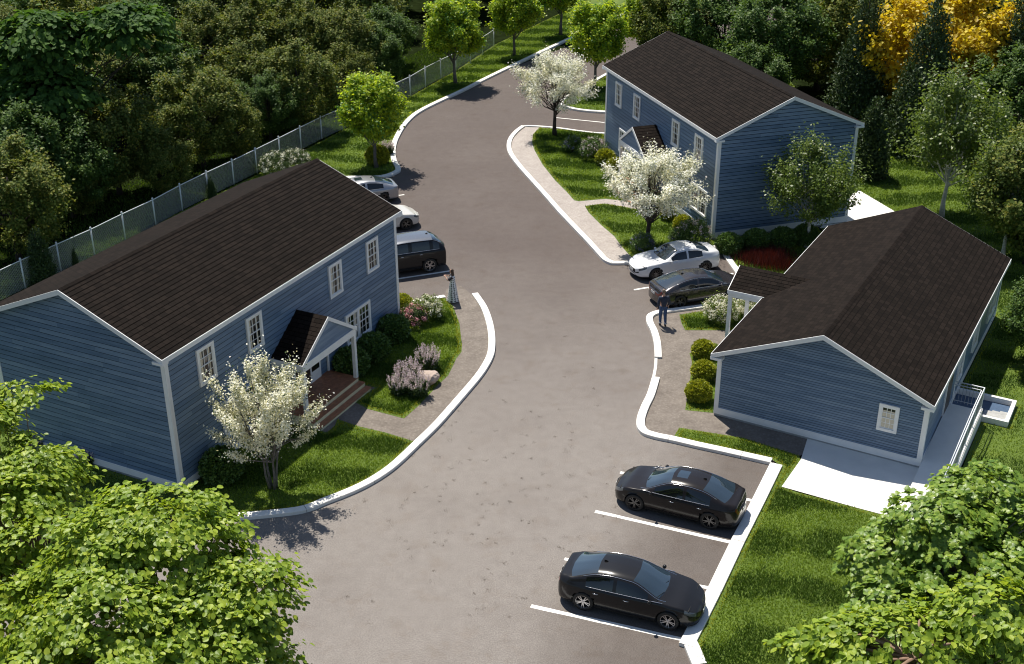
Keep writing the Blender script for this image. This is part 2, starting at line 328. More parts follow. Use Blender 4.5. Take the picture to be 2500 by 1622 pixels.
def tree_obj(name, kind_args, label, cat, base, rz=0, scale=1., group=None, src=None, sz=None):
    """copy of an earlier tree (src) or a new one"""
    if src is not None:
        o = src.copy(); scene.collection.objects.link(o)
        for ch in src.children:
            c = ch.copy(); scene.collection.objects.link(c); c.parent = o
    else:
        o = empty(name); kind_args(o)
    o.location = base; o.rotation_euler = (0, 0, rz); o.scale = (scale, scale, sz or scale)
    tag(o, label, cat, group); return o

def tree_builder(seed, height, cz, rad, ncl, nleaf, sig, lsize, shape, leafm, barkm, r0=.12, stems=1, lo=.45, updir=.6, droop=0., nl=26, zlo=-1., second=None, blobs=None, elong=.9):
    def fn(root):
        rng = np.random.default_rng(seed); c = np.array([0, 0, cz])
        cl = clumps(rng, c, rad, ncl, lo, 1., zlo)
        if blobs:
            cl = np.concatenate([clumps(rng, np.array(bc), br, int(ncl * w), lo, 1., zlo) for bc, br, w in blobs])
        wood_mesh(rng, height, c, cl, r0, stems, nl).build('trunk', barkm, root, True)
        def spray(name, n, sg, ls, shp, mt, jitter=1.):
            idx = rng.integers(0, len(cl), n); csz = rng.uniform(.6, 1.35, len(cl))
            off = rng.normal(size=(n, 3)) * np.array([sg, sg, sg * .7]) * csz[idx][:, None]
            dirn = cl - [0, 0, cz - rad[2] * 1.1]; dirn /= np.linalg.norm(dirn, axis=1, keepdims=True)
            off += dirn[idx] * rng.normal(0, 1, (n, 1)) * sg * elong * csz[idx][:, None]; pos = cl[idx] + off; pos = pos[pos[:, 2] > .25]; n = len(pos)
            out = (pos - c) / np.array(rad); nr = unit(rng, n) * .9 * jitter + out * .5 + np.array([0, 0, updir])
            ax = unit(rng, n) + out * .6 + np.array([0, 0, -droop])
            leaves(name, pos, nr, ax, ls * rng.uniform(.65, 1.3, n), shp, mt, root)
        spray('crown', nleaf, sig, lsize, shape, leafm)
        if second:
            nm, n2, ls2, shp2, m2 = second; spray(nm, n2, sig * 1.02, ls2, shp2, m2)
    return fn

# ---------------------------------------------------------------- ground, road, lawns
def smooth(pts, n=6, closed=False):
    P = [np.array(p, float) for p in pts]; out = []
    m = len(P); rng_ = range(m if closed else m - 1)
    for i in rng_:
        p0 = P[(i - 1) % m] if (closed or i > 0) else P[0]; p1 = P[i]; p2 = P[(i + 1) % m]; p3 = P[(i + 2) % m] if (closed or i < m - 2) else P[-1]
        for j in range(n):
            t = j / n; out.append(.5 * ((2 * p1) + (-p0 + p2) * t + (2 * p0 - 5 * p1 + 4 * p2 - p3) * t * t + (-p0 + 3 * p1 - 3 * p2 + p3) * t ** 3))
    if not closed: out.append(P[-1])
    return out
def gpts(px, z=0): return [G(x, y, z)[:2] for x, y in px]
from mathutils.geometry import tessellate_polygon
def sheet(name, poly, z, m, label=None, kind='structure', thick=0, cat=None):
    me = bpy.data.meshes.new(name); vs = [(p[0], p[1], z) for p in poly]
    tris = tessellate_polygon([[Vector(v) for v in vs]])
    if thick:
        n = len(vs); V = vs + [(p[0], p[1], z - thick) for p in poly]; F = [tuple(t) for t in tris] + [(i, (i + 1) % n, n + (i + 1) % n, n + i) for i in range(n)]
    else: V, F = vs, [tuple(t) for t in tris]
    me.from_pydata(V, [], F); me.materials.append(MATS[m]); me.update(); o = bpy.data.objects.new(name, me); link(o)
    import bmesh
    bm = bmesh.new(); bm.from_mesh(me); bmesh.ops.recalc_face_normals(bm, faces=bm.faces)
    for f in bm.faces:
        if abs(f.normal.z) > .9 and f.calc_center_median().z > z - .001 and f.normal.z < 0: f.normal_flip()
    bm.to_mesh(me); bm.free()
    return tag(o, label, cat, None, kind)
def offset(pl, w):
    out = []
    for i, p in enumerate(pl):
        d = pl[min(i + 1, len(pl) - 1)] - pl[max(i - 1, 0)]; d = d / (np.linalg.norm(d) + 1e-9); n = np.array([-d[1], d[0]]); out.append(p + n * w)
    return out
kerb_n = 0
def kerb(pl, w, h=.14, label=None, name='kerb'):
    """pl: road-side foot of the kerb; w>0 puts it to the left of travel"""
    mb = MB(); w_pos = w > 0; b = .012 * (1 if w > 0 else -1); ws = w if hasattr(w, '__len__') else [w] * len(pl)
    A = pl; Bn = [offset(pl, ww)[i] for i, ww in enumerate(ws)]; A2 = offset(pl, b * 1.6); B2 = [offset(pl, ww - b)[i] for i, ww in enumerate(ws)]
    for i in range(len(pl) - 1):
        q = lambda L, k, z: (L[k][0], L[k][1], z)
        mb.face([q(A, i, -.05), q(A, i + 1, -.05), q(A, i + 1, h - .015), q(A, i, h - .015)]); mb.face([q(A, i, h - .015), q(A, i + 1, h - .015), q(A2, i + 1, h), q(A2, i, h)])
        mb.face([q(A2, i, h), q(A2, i + 1, h), q(B2, i + 1, h), q(B2, i, h)]); mb.face([q(B2, i, h), q(B2, i + 1, h), q(Bn, i + 1, h - .015), q(Bn, i, h - .015)])
        mb.face([q(Bn, i, h - .015), q(Bn, i + 1, h - .015), q(Bn, i + 1, -.05), q(Bn, i, -.05)])
    for i in (0, len(pl) - 1): mb.face([(A[i][0], A[i][1], -.05), (A[i][0], A[i][1], h - .012), (Bn[i][0], Bn[i][1], h - .012), (Bn[i][0], Bn[i][1], -.05)])
    jf = set(); acc = 0.; C2 = offset(pl, -.002 * (1 if w_pos else -1))
    for i in range(1, len(pl)):
        seg = np.linalg.norm(pl[i] - pl[i - 1]); acc += seg
        if acc > 2.9 and i < len(pl) - 1:
            acc = 0.; d = (pl[i] - pl[i - 1]) / seg * .011; z = h + .002; a, b2, c0 = A2[i], B2[i], C2[i]
            jf.add(len(mb.f)); mb.face([(*(a - d), z), (*(b2 - d), z), (*(b2 + d), z), (*(a + d), z)]); jf.add(len(mb.f)); mb.face([(*(c0 - d), .0), (*(c0 + d), .0), (*(c0 + d), h - .01), (*(c0 - d), h - .01)])
    o = mb.build(name, 'kerb_stone'); o.data.materials.append(MATS['joint'])
    for p_ in o.data.polygons:
        if p_.index in jf: p_.material_index = 1
    return tag(o, label, None, None, 'structure')
def arr(pl): return [np.array(p) for p in pl]

LZ = .05
# base sheets
gm = MB(); gm.face([(-400, -60, -.02), (400, -60, -.02), (400, 700, -.02), (-400, 700, -.02)]); tag(gm.build('ground', 'shaded_soil'), 'dark bare woodland ground beneath the trees', None, None, 'structure')
road_poly = gpts([(560, 1240), (860, 1000), (700, 640), (840, 415)]) + [(-9.5, 74), (-9.5, 84), (-6.5, 91), (0, 100.5), (7, 111), (13, 120), (40, 165), (52, 160), (30, 124), (22, 108), (19, 100), (17, 86), (15, 80), (14, 70), (13, 58), (12, 48), (10, 40), (12, 32), (3.5, 20), (-30, 16), (-30, 28)]
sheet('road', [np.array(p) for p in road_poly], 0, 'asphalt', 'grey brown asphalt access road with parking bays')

k1 = smooth(gpts([(1167, 720.7), (1188.6, 752.6), (1202, 787.6), (1208.8, 822.5), (1209, 853.6), (1204, 877), (1188.6, 906), (1169, 933), (1142, 965), (1111, 1001), (1072, 1045), (1025, 1091), (975, 1138.6), (936, 1168), (893, 1193), (846.6, 1214), (800, 1232), (761.7, 1248), (719, 1258), (637, 1267), (560, 1275), (450, 1300), (330, 1345)]))
kerb(k1, -.32, label='long white kerb curving round the lawn of the left house')
k2 = smooth(gpts([(700, 452), (780, 444), (854.4, 439), (908.8, 439), (943.8, 435), (967, 427), (978, 419.7), (976.8, 410), (969, 396), (966, 378), (967.9, 357.5), (974.9, 338), (990.4, 311), (1009.8, 289.5), (1033, 273), (1072, 253), (1134, 224), (1188.6, 196), (1247, 167.5), (1305, 139.5), (1380, 104), (1494.7, 52), (1560, 22), (1640, -10)]))
kerb(k2, .34, label='white kerb along the far left side of the road')
k3 = smooth(gpts([(1272, 311), (1254.7, 324.5), (1241, 342), (1237, 361.4), (1243, 381), (1262.5, 408), (1289.7, 439), (1324.6, 478), (1363.5, 522.7), (1406, 567.5), (1437, 600.5), (1460.7, 627), (1474, 640), (1490, 647.5)]))
kerb(k3, .3, label='white kerb beside the pale pavement of the far house')
k3b = smooth(gpts([(1490, 647.5), (1538, 647), (1600, 637), (1680, 622), (1757, 607)]), 2)
kerb(k3b, .3, .12, label='white kerb at the top of the two-car bay')
kerb(arr(gpts([(1757, 612), (1775, 640), (1797, 671), (1832, 716)])), .32, .1, label='low white kerb at the end of the two-car bay')
k3c = smooth(gpts([(1560, 322), (1477, 327), (1420, 322), (1370, 315), (1326, 310.7), (1290, 309), (1272, 311)]))
kerb(k3c, .22, .1, label='thin kerb between the far lawn and the side road')
k5 = smooth(gpts([(1560, 278), (1478, 277.7), (1422.8, 273.8), (1386, 267), (1370, 260), (1367, 250), (1374, 242), (1395, 230), (1438, 205), (1482, 180.6), (1560, 138), (1650, 90)]))
kerb(k5, -.3, label='white kerb round the grass point of the side road')
k4 = smooth(gpts([(1832, 733), (1780, 741), (1726.5, 747), (1699.6, 751), (1652, 757), (1614.6, 762), (1596, 765.5), (1581.5, 772.5), (1577, 782), (1579.4, 794.6), (1587.7, 811), (1594, 832), (1597, 852.6), (1598, 877.5)]))
kerb(k4, .32, label='white kerb curving past the walking man')
k4b = arr(gpts([(1598, 877.5), (1597.5, 892), (1595.5, 906.5), (1591.5, 926)]))
kerb(k4b, .13, .07, label='narrow dropped stretch of kerb')
k4c = smooth(gpts([(1591.5, 926), (1584.6, 950), (1577, 972), (1565, 996), (1556, 1020), (1553.5, 1036), (1556, 1050), (1569.5, 1064), (1600.5, 1074), (1640, 1082), (1700, 1096), (1760, 1109), (1820, 1122.5), (1880, 1136)]), 5)
kerb(k4c, .34, label='white kerb sweeping along the head of the front parking bays')
k4d = arr(gpts([(1880, 1136), (1837, 1222), (1784.6, 1323), (1730, 1436), (1666, 1560)]))
k4d[-1] = G(1657, 1577)[:2]
kerb(k4d, .47, .13, label='broad straight white kerb behind the two black saloons')
kerb(arr(gpts([(1662, 1566), (1673, 1588), (1690, 1630)])), .45, .12, label='kerb turning away at the bottom of the frame')
kerb(arr(gpts([(900, 757), (989, 741), (1083, 724)])), -.3, .1, label='straight white kerb above the flower bed of the left house')

# painted bay lines
def stripe(a, b, w, label=None):
    a, b = G(*a)[:2], G(*b)[:2]; d = (b - a) / np.linalg.norm(b - a); n = np.array([-d[1], d[0]]) * w / 2
    mb = MB(); seg = max(2, int(np.linalg.norm(b - a) / .5)); rr = random.Random(int(a[0] * 100))
    L = []; 
    for i in range(seg + 1):
        p = a + (b - a) * i / seg; L.append((p + n * rr.uniform(.88, 1.08), p - n * rr.uniform(.88, 1.08)))
    for i in range(seg): mb.face([(*L[i][0], .004), (*L[i][1], .004), (*L[i + 1][1], .004), (*L[i + 1][0], .004)])
    tag(mb.build('painted_line', 'road_paint'), label, None, None, 'structure')
stripe((1296, 1480), (1664, 1561), .17, 'white bay line nearest the camera')
stripe((1378, 1365), (1731, 1436), .16, 'white bay line beside the near black saloon')
stripe((1453, 1249), (1786, 1325), .17, 'white bay line between the two black saloons')
stripe((1514, 1154), (1839, 1223), .16, 'white bay line under the upper black saloon')
stripe((1548, 708), (1790, 668), .13, 'white bay line between white and grey cars')
stripe((940, 686), (1104.6, 661), .15, 'white bay line below the black four by four'); stripe((900, 590), (1040, 571), .13, 'white bay line between the parked cars on the left'); stripe((880, 489), (987, 475.8), .12, 'white bay line by the silver car')
stripe((1356, 287.5), (1600, 312), .12, 'white centre line of the side road')

HA = dict(x=-12.1525, y=38.1045, yaw=1.1154, L=15.6373, W=8.3665, E=5.7136, Rz=7.5164, oe=.1907, og=.2662, mir=1)
HB = dict(x=10.9313, y=62.7012, yaw=1.8792, L=15.8931, W=8.3597, E=5.8687, Rz=7.7176, oe=.2311, og=.1635, mir=-1)
HC = dict(x=8.2543, y=43.6777, yaw=1.0551, L=15.2555, W=8.2422, E=2.9582, Rz=4.8109, oe=.2033, og=.2959, mir=-1)
def hw(h, u, v):
    a = np.array([math.cos(h['yaw']), math.sin(h['yaw'])]); b = np.array([-a[1], a[0]]) * h['mir']
    return np.array([h['x'], h['y']]) + a * u + b * v

# pavements
inner1 = offset(k1, -.30)
sheet('pavement', arr([G(1125, 700)[:2]]) + inner1[:-12] + arr([hw(HA, 0, -.05), hw(HA, 15.6, -.05)]) + arr(gpts([(1010, 742), (1083, 731), (1090, 708)])), LZ - .006, 'path_brown', 'brown gritty pavement between left lawn and curved kerb')
inner3 = offset(k3, .28)
sheet('pavement', inner3 + arr(offset(k3b, .2))[:3] + arr([G(1620, 640)[:2], hw(HB, 0, .5), hw(HB, 15.6, .5)]) + arr(gpts([(1477, 330), (1326, 313)])), LZ - .006, 'path_light', 'pale pavement in front of the far blue house')
inner4 = offset(k4, .30) + offset(k4b, .12) + offset(k4c, .3)
sheet('pavement', inner4 + arr(gpts([(1907, 1137), (2010, 1088)])) + arr([hw(HC, .1, 3), hw(HC, 0.1, .1), hw(HC, 15, .1)]) , LZ - .006, 'path_brown', 'brown gritty pavement in front of the single-storey house')

lawns = {}
def lawn(key, poly, label, m='lawn'): lawns[key] = poly; sheet('lawn', poly, LZ, m, label)
lawn('a_up', arr(gpts([(1085, 729), (1105, 747), (1114, 771), (1122, 792.5), (1125, 821.6), (1128, 843), (1127, 861.5), (1114, 878), (1105, 898), (1094, 919.5), (1069, 943), (1052.5, 961), (1023.5, 992), (986.5, 1024.6), (897, 1001), (866, 984)])) + [hw(HA, 9.9, -2.2), hw(HA, 9.9, .02), hw(HA, 15.64, .02), hw(HA, 16.4, .02)] + arr(gpts([(985, 745)])), 'lawn with flower beds right of the wooden porch')
lawn('a_low', [hw(HA, 6.5, -2.4)] + arr(gpts([(823, 1026), (877.7, 1044), (943.8, 1059.6), (1012, 1081)])) + [p for p in inner1 if G(1012, 1081)[1] > p[1] and p[0] > -13] + [np.array([-20., 31.]), hw(HA, -6, .02), hw(HA, 5.9, .02), hw(HA, 5.9, -2.4)], 'lawn left of the wooden porch with the white blossom tree')
lawn('left_side', [hw(HA, -.05, .05), hw(HA, -6, .05), hw(HA, -6, 9), hw(HA, -5, 14), (-28, 50)] + arr([G(63, 712)[:2], G(232, 632)[:2], G(446, 517)[:2], G(628, 428)[:2], G(786, 346)[:2], (-7.6, 91.9), (-4.5, 99.5), (-1.5, 108.3), (6, 124), (22, 160)]) + [p for p in offset(k2, .33)[::-1]] + [np.array(hw(HA, 21, 6)), np.array(hw(HA, 16.5, 8)), np.array(hw(HA, 15.7, 8.4)), np.array(hw(HA, 0, 8.4))], 'grass strip between fence and kerb')
lawn('wood_edge', arr([(-28.3, 50), G(63, 712)[:2] - [.1, 0], G(232, 632)[:2] - [.1, 0], G(446, 517)[:2] - [.1, 0], G(628, 428)[:2] - [.1, 0], G(786, 346)[:2] - [.1, 0], (-7.7, 92), (-4.6, 99.6), (-1.6, 108.4), (-5, 112), (-12, 98), (-18, 84), (-24, 72), (-30, 60), (-34, 50)]), 'grass beyond the chain link fence, coloured dark for tree shade', 'shaded_soil')
lawn('b_yard', arr(gpts([(1317, 313), (1301, 330), (1299, 350), (1305, 369), (1324.6, 404), (1355.7, 443), (1383, 470), (1402, 491.6), (1414, 493.5), (1478, 487.7)])) + [hw(HB, 7.0, -2), hw(HB, 9.4, -2), hw(HB, 9.4, .02), hw(HB, 15.9, .02)] + arr(gpts([(1477, 330), (1400, 321)])), 'far lawn left of the far porch')
lawn('b_low', arr(gpts([(1427.6, 505), (1437, 521), (1468, 552), (1499.5, 579), (1515, 601), (1546, 636), (1600, 632), (1680, 618), (1757, 602), (1776, 628), (1800, 661), (1836, 706)])) + [hw(HC, 11.5, .3), hw(HC, 15.3, .3), hw(HC, 15.3, 2.2), hw(HB, -.05, 6.5), hw(HB, -.05, .02), hw(HB, 5.6, .02), hw(HB, 5.6, -2)] + arr(gpts([(1476, 499)])), 'lawn around the corner of the far house')
lawn('side_point', arr([p for p in offset(k5, -.29)]) + arr([(22, 110), (22, 88)]), 'grass point between road and side road')
lawn('c_shrub', arr(gpts([(1658, 770.8), (1664, 792.5), (1672.6, 809), (1784.6, 809), (1830, 809), (1840, 748), (1780, 755), (1701.7, 764)])), 'small lawn patch with the white shrub')
lawn('c_beds', arr(gpts([(1683, 865), (1689, 886), (1685, 927), (1678, 965), (1672.6, 1004), (1741, 1011)])) + [hw(HC, .1, .05), hw(HC, 5, .05)] + arr(gpts([(1745, 840)])), 'narrow bed of round shrubs along the single-storey house')
slab_px = [(1982.8, 1078), (1955, 1125), (1908, 1192), (1949.7, 1206), (2081.9, 1241), (2180, 1268)]
strip = offset(k4c, .34)
lawn('c_front', arr(gpts([(1646.6, 1066), (1658, 1047), (1817.6, 1072.5), (1950, 1115), (1955, 1125), (1908, 1192), (1949.7, 1206), (2081.9, 1241), (2300, 1300), (2600, 1330), (2700, 1700), (1720, 1700), (1700, 1640)])) + [p for p in offset(k4d, .46)][::-1] + [p for p in strip if p[0] > G(1650, 1070)[0]][::-1], 'lawn at the right of the front parking bays')
lawn('c_right', arr([hw(HC, -4.2, 9.75), hw(HC, 4.75, 9.6), hw(HC, 4.75, 10.6), hw(HC, 6.75, 10.6), hw(HC, 6.75, 8.3), hw(HC, 15.3, 8.3), hw(HC, 15.3, 2.5), hw(HB, -.1, 6.6), hw(HB, -.05, 8.4), hw(HB, 16, 8.4), (14, 88), (24, 88), (34, 80), (40, 60), (30, 35), (24, 27), (17, 27)]), 'back lawn behind the houses')
sheet('patio', arr([hw(HC, 0, 3.9)] + gpts(slab_px[1:3] + [(2081.9, 1241), (2210, 1275)]) + [hw(HC, -3.2, 9.6), hw(HC, -.02, 9.4)]), LZ + .016, 'slab_concrete', 'pale concrete slab in front of the gable wall')
PATIO_B = [tuple(p) for p in gpts([(2098, 468), (2184, 519), (2150, 560), (2000, 560), (2020, 545), (2068, 476)])]
sheet('patio', arr(gpts([(2098, 468), (2184, 519), (2150, 560), (2000, 560), (2020, 545), (2068, 476)])), LZ + .016, 'slab_concrete', 'pale concrete slab behind the far house')

# grass blades
def inpoly(P, poly):
    x, y = P[:, 0], P[:, 1]; c = np.zeros(len(P), bool); n = len(poly); j = n - 1
    for i in range(n):
        xi, yi = poly[i]; xj, yj = poly[j]
        if abs(yj - yi) > 1e-12: c ^= ((yi > y) != (yj > y)) & (x < (xj - xi) * (y - yi) / (yj - yi) + xi)
        j = i
    return c
def seen(P, m=60):
    d = np.c_[P, np.full(len(P), .1 - CAM_H)]; z = d @ fw; X = 1250 + FOC * (d @ rt) / z; Y = 811 - FOC * (d @ up) / z
    return (X > -m) & (X < 2500 + m) & (Y > -m) & (Y < 1622 + m)
def edge_dist(P, poly):
    dm = np.full(len(P), 9.)
    for i in range(len(poly)):
        a, b = np.array(poly[i]), np.array(poly[(i + 1) % len(poly)]); ab = b - a; L2 = ab @ ab + 1e-9
        t = np.clip(((P - a) @ ab) / L2, 0, 1); dm = np.minimum(dm, np.linalg.norm(P - a - t[:, None] * ab, axis=1))
    return dm
def grass():
    rng = np.random.default_rng(5); BP = {'blade': [], 'blade_light': [], 'blade_yellow': []}
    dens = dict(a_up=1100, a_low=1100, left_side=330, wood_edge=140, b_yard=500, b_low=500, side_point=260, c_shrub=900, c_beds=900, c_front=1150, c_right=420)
    for k, poly in lawns.items():
        P0 = np.array(poly); lo, hi = P0.min(0), P0.max(0); lo = np.maximum(lo, [-45, 20]); hi = np.minimum(hi, [45, 125])
        n = int(np.prod(hi - lo) * dens[k]); n = min(n, 1500000)
        P = lo + rng.random((n, 2)) * (hi - lo); P = P[seen(P)]; P = P[inpoly(P, poly)]
        if k == 'c_right': P = P[~inpoly(P, PATIO_B)]
        ed = edge_dist(P, poly)
        w = 1.1 * np.sin(P[:, 1] * 2 * np.pi / 2.9 + .9 * np.sin(P[:, 0] * .55 + .4 * P[:, 1]) + .12 * P[:, 0]) + .55 * np.sin(P[:, 0] * 1.3 + P[:, 1] * 2.3) * np.sin(P[:, 1] * .9 - P[:, 0] * .5) + .35 * np.sin(P[:, 0] * 3.1 - P[:, 1] * 1.1) + rng.normal(0, .35, len(P))
        keep = (w > -.1) | (rng.random(len(P)) < .8); keep &= (ed > .02) & ((ed > .14) | (rng.random(len(P)) < .35)); P, w, ed = P[keep], w[keep], ed[keep]
        if k == 'wood_edge': w = w + 3; ed = ed + 1  # dark blades only, so the grass colour carries the tree shade
        y = (ed < .22) & (rng.random(len(P)) < .7)
        BP['blade_yellow'].append(P[y]); BP['blade'].append(P[~y & (w > .15)]); BP['blade_light'].append(P[~y & (w <= .15)])
    for k, L in BP.items():
        P = np.concatenate(L); n = len(P); h = rng.uniform(.05, .12, n) * (1.25 if k == 'blade' else .75)
        lean = rng.normal(0, .45, (n, 2)); ang = rng.random(n) * 6.283; wd = rng.uniform(.008, .02, n) * (1 + np.clip((P[:, 1] - 40) / 40, 0, 1.6))
        dx = np.c_[np.cos(ang), np.sin(ang)] * wd[:, None]; z0 = np.full(n, LZ)
        V = np.stack([np.c_[P - dx, z0], np.c_[P + dx, z0], np.c_[P + lean * h[:, None], z0 + h]], 1).reshape(-1, 3)
        o = npmesh('grass', V, np.arange(3 * n).reshape(-1, 3), k)
        tag(o, {'blade': 'longer dark green grass of the lawns', 'blade_light': 'short light green grass of the lawns', 'blade_yellow': 'yellowish grass along the lawn edges'}[k], 'grass', None, 'stuff')
        print('grass', k, n)
grass()

# ---------------------------------------------------------------- houses
def house(h, label, zb0, zb1, expo, wins, porch, seed):
    rnd = random.Random(seed); root = empty('house', (h['x'], h['y'], 0), h['yaw']); mir = h['mir']
    T = lambda u, v, z: (u, v * mir, z)
    L, W, E, Rz, oe, og = (h[k] for k in ('L', 'W', 'E', 'Rz', 'oe', 'og')); tan = (Rz - E) / (W / 2 + oe)
    wt = lambda v: E + tan * (min(v, W - v) + oe) - .17          # wall top under the roof at depth v
    FP = {'f': lambda s, o, z: (s, -o, z), 'r': lambda s, o, z: (s, W + o, z), 'g': lambda s, o, z: (-o, s, z), 'k': lambda s, o, z: (L + o, s, z)}
    wl = MB(T); back = set()
    for fc, wd in (('f', L), ('r', L), ('g', W), ('k', W)):
        P = FP[fc]; top = wt(0) if fc in 'fr' else wt(W / 2)
        def lim(z):
            if fc in 'fr' or z <= wt(0): return 0, wd
            dv = (z - wt(0)) / tan; return min(dv, W / 2), max(W - dv, W / 2)
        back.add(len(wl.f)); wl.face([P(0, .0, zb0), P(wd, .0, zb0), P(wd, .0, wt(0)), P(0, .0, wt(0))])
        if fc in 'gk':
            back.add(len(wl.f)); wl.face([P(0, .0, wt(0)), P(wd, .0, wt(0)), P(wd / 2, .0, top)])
        z = zb1 - .02; gp = .036 if expo > .15 else .024
        while z < top - .01:
            zt0 = min(z + expo, top); zt = zt0 - gp; a0, a1 = lim(z); b0, b1 = lim(zt)
            if a1 - a0 > .05:
                cuts = [0.]; x = rnd.uniform(1, 4)
                while x < wd - .5: cuts.append(x); x += rnd.uniform(2.2, 4.5)
                cuts.append(wd)
                for c0, c1 in zip(cuts, cuts[1:]):
                    q = lambda c, l: min(max(c, l[0]), l[1]); g_ = .0015
                    p = [q(c0 + g_, (a0, a1)), q(c1 - g_, (a0, a1)), q(c1 - g_, (b0, b1)), q(c0 + g_, (b0, b1))]
                    if p[1] - p[0] < .01: continue
                    n = len(wl.v); th = .026 + rnd.uniform(-.003, .003) if expo > .15 else .016
                    wl.v += [wl.P(P(p[0], .002, z)), wl.P(P(p[1], .002, z)), wl.P(P(p[0], th, z)), wl.P(P(p[1], th, z)), wl.P(P(p[2], .004, zt)), wl.P(P(p[3], .004, zt))]
                    wl.f += [(n, n + 1, n + 3, n + 2), (n + 2, n + 3, n + 4, n + 5)]; wl.uv += [(0, 0)] * 8
            z = zt0
    wall_ = wl.build('wall', 'siding', root); wall_.data.materials.append(MATS['groove_shade'])
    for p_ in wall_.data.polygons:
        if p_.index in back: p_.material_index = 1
    # roof
    rf = MB(T); sl = math.hypot(W / 2 + oe, Rz - E); ex = .21; nrow = int(math.ceil(sl / ex)); nz = (W / 2 + oe) / sl; nv = (Rz - E) / sl
    for side in (0, 1):
        def Q(u, s, o):
            v = -oe + s * nz - o * nv; z = E + s * nv + o * nz
            return (u, v if side == 0 else W - v, z)
        for i in range(nrow):
            s0, s1 = i * ex, min((i + 1) * ex, sl); u0, u1 = -og, L + og
            rf.face([Q(u0, s0, .004), Q(u1, s0, .004), Q(u1, s1, -.012), Q(u0, s1, -.012)], [(u0, s0 + side * 40 * ex), (u1, s0 + side * 40 * ex), (u1, s1 + side * 40 * ex), (u0, s1 + side * 40 * ex)])
            rf.face([Q(u0, s0, -.009), Q(u1, s0, -.009), Q(u1, s0, .004), Q(u0, s0, .004)], [(0, 0.001)] * 4)
        rf.face([Q(-og, 0, -.03), Q(L + og, 0, -.03), Q(L + og, sl, -.03), Q(-og, sl, -.03)], [(0, .001)] * 4)
        for u in (-og, L + og): rf.face([Q(u, 0, -.03), Q(u, sl, -.03), Q(u, sl, 0), Q(u, 0, 0)], [(0, .001)] * 4)
    k = 0; u = -og
    while u < L + og - .01:
        u1 = min(u + .28, L + og); hh = .006 * (k % 2)
        for sg in (-1, 1):
            rf.face([(u, W / 2, Rz + .018 + hh), (u1, W / 2, Rz + .018 + hh), (u1, W / 2 + sg * .14, Rz - .14 * tan + .014 + hh), (u, W / 2 + sg * .14, Rz - .14 * tan + .014 + hh)], [(k * .3 + .02, .03), (k * .3 + .28, .03), (k * .3 + .28, .18), (k * .3 + .02, .18)])
        u = u1; k += 1
    rf.build('roof', 'shingles', root)
    # fascia + rake boards + soffit
    tr = MB(T); d = .2
    for side in (0, 1):
        sg = lambda v: v if side == 0 else W - v
        a, b = sorted((sg(-oe - .03), sg(-oe - .002))); tr.box(-og - .0, L + og + .0, a, b, E - d, E - .012)
        a, b = sorted((sg(-oe), sg(.0))); tr.box(-og + .03, L + og - .03, a, b, E - d + .02, E - d + .04)
        for u0, u1 in ((-og - .032, -og - .002), (L + og + .002, L + og + .032)):
            pe = [(sg(-oe - .03), E - .03 * tan - .012), (W / 2, Rz - .01), (W / 2, Rz - .01 - d), (sg(-oe - .03), E - .03 * tan - d)]
            tr.hexa([(u0, v, z) for v, z in pe], [(u1, v, z) for v, z in pe])
        for u0, u1 in ((-og - .055, .0), (L, L + og + .055)):
            a, b = sorted((sg(-oe - .034), sg(.24))); tr.box(u0, u1, a, b, E - d - .06, E - d + .025 + .02)
        for u0, u1 in ((-og, -.0), (L, L + og)):
            pe = [(sg(-oe), E - .045), (W / 2, Rz - .045), (W / 2, Rz - .06), (sg(-oe), E - .06)]
            tr.hexa([(u0, v, z) for v, z in pe], [(u1, v, z) for v, z in pe])
    tr.build('eave_trim', 'white_paint', root)
    w = .15
    for cu in (0, 1):
        for cv in (0, 1):
            cb = MB(T); zt = wt(0) + .02; t = .034
            u0, u1 = (-t, w) if cu == 0 else (L - w, L + t); v0, v1 = (-t, 0) if cv == 0 else (W, W + t); cb.box(u0, u1, v0, v1, zb0, zt)
            u0, u1 = (-t, 0) if cu == 0 else (L, L + t); v0, v1 = (0, w) if cv == 0 else (W - w, W); cb.box(u0, u1, v0, v1, zb0, zt)
            cb.build('corner_board', 'white_paint', root)
    bt = MB(T); t = .038
    for v0, v1 in ((-t, 0), (W, W + t)): bt.box(w, L - w, v0, v1, zb0, zb1)
    for u0, u1 in ((-t, 0), (L, L + t)): bt.box(u0, u1, w, W - w, zb0, zb1)
    bt.build('base_trim', 'white_paint', root)
    fd = MB(T); fd.box(-.012, L + .012, -.012, W + .012, -.1, zb0 - .002); fd.build('foundation', 'concrete', root)
    # windows
    def window(fc, s0, s1, z0, z1, mull=0, blind=None, rows=2, cols=3):
        P = FP[fc]; fr = MB(T); c = .115
        def bx(mb, a0, a1, o0, o1, b0, b1):
            mb.hexa([P(a0, o0, b0), P(a1, o0, b0), P(a1, o1, b0), P(a0, o1, b0)], [P(a0, o0, b1), P(a1, o0, b1), P(a1, o1, b1), P(a0, o1, b1)])
        bx(fr, s0, s0 + c, 0, .085, z0 + c, z1 - c); bx(fr, s1 - c, s1, 0, .085, z0 + c, z1 - c); bx(fr, s0, s1, 0, .088, z1 - c, z1); bx(fr, s0, s1, 0, .095, z0, z0 + c)
        m = (s0 + s1) / 2
        if mull: bx(fr, m - .05, m + .05, 0, .085, z0 + c, z1 - c)
        f = fr.build('window', 'white_paint', root)
        lights = [(s0 + c, s1 - c)] if not mull else [(s0 + c, m - .05), (m + .05, s1 - c)]
        sa = MB(T); pa = MB(T); cu_ = MB(T)
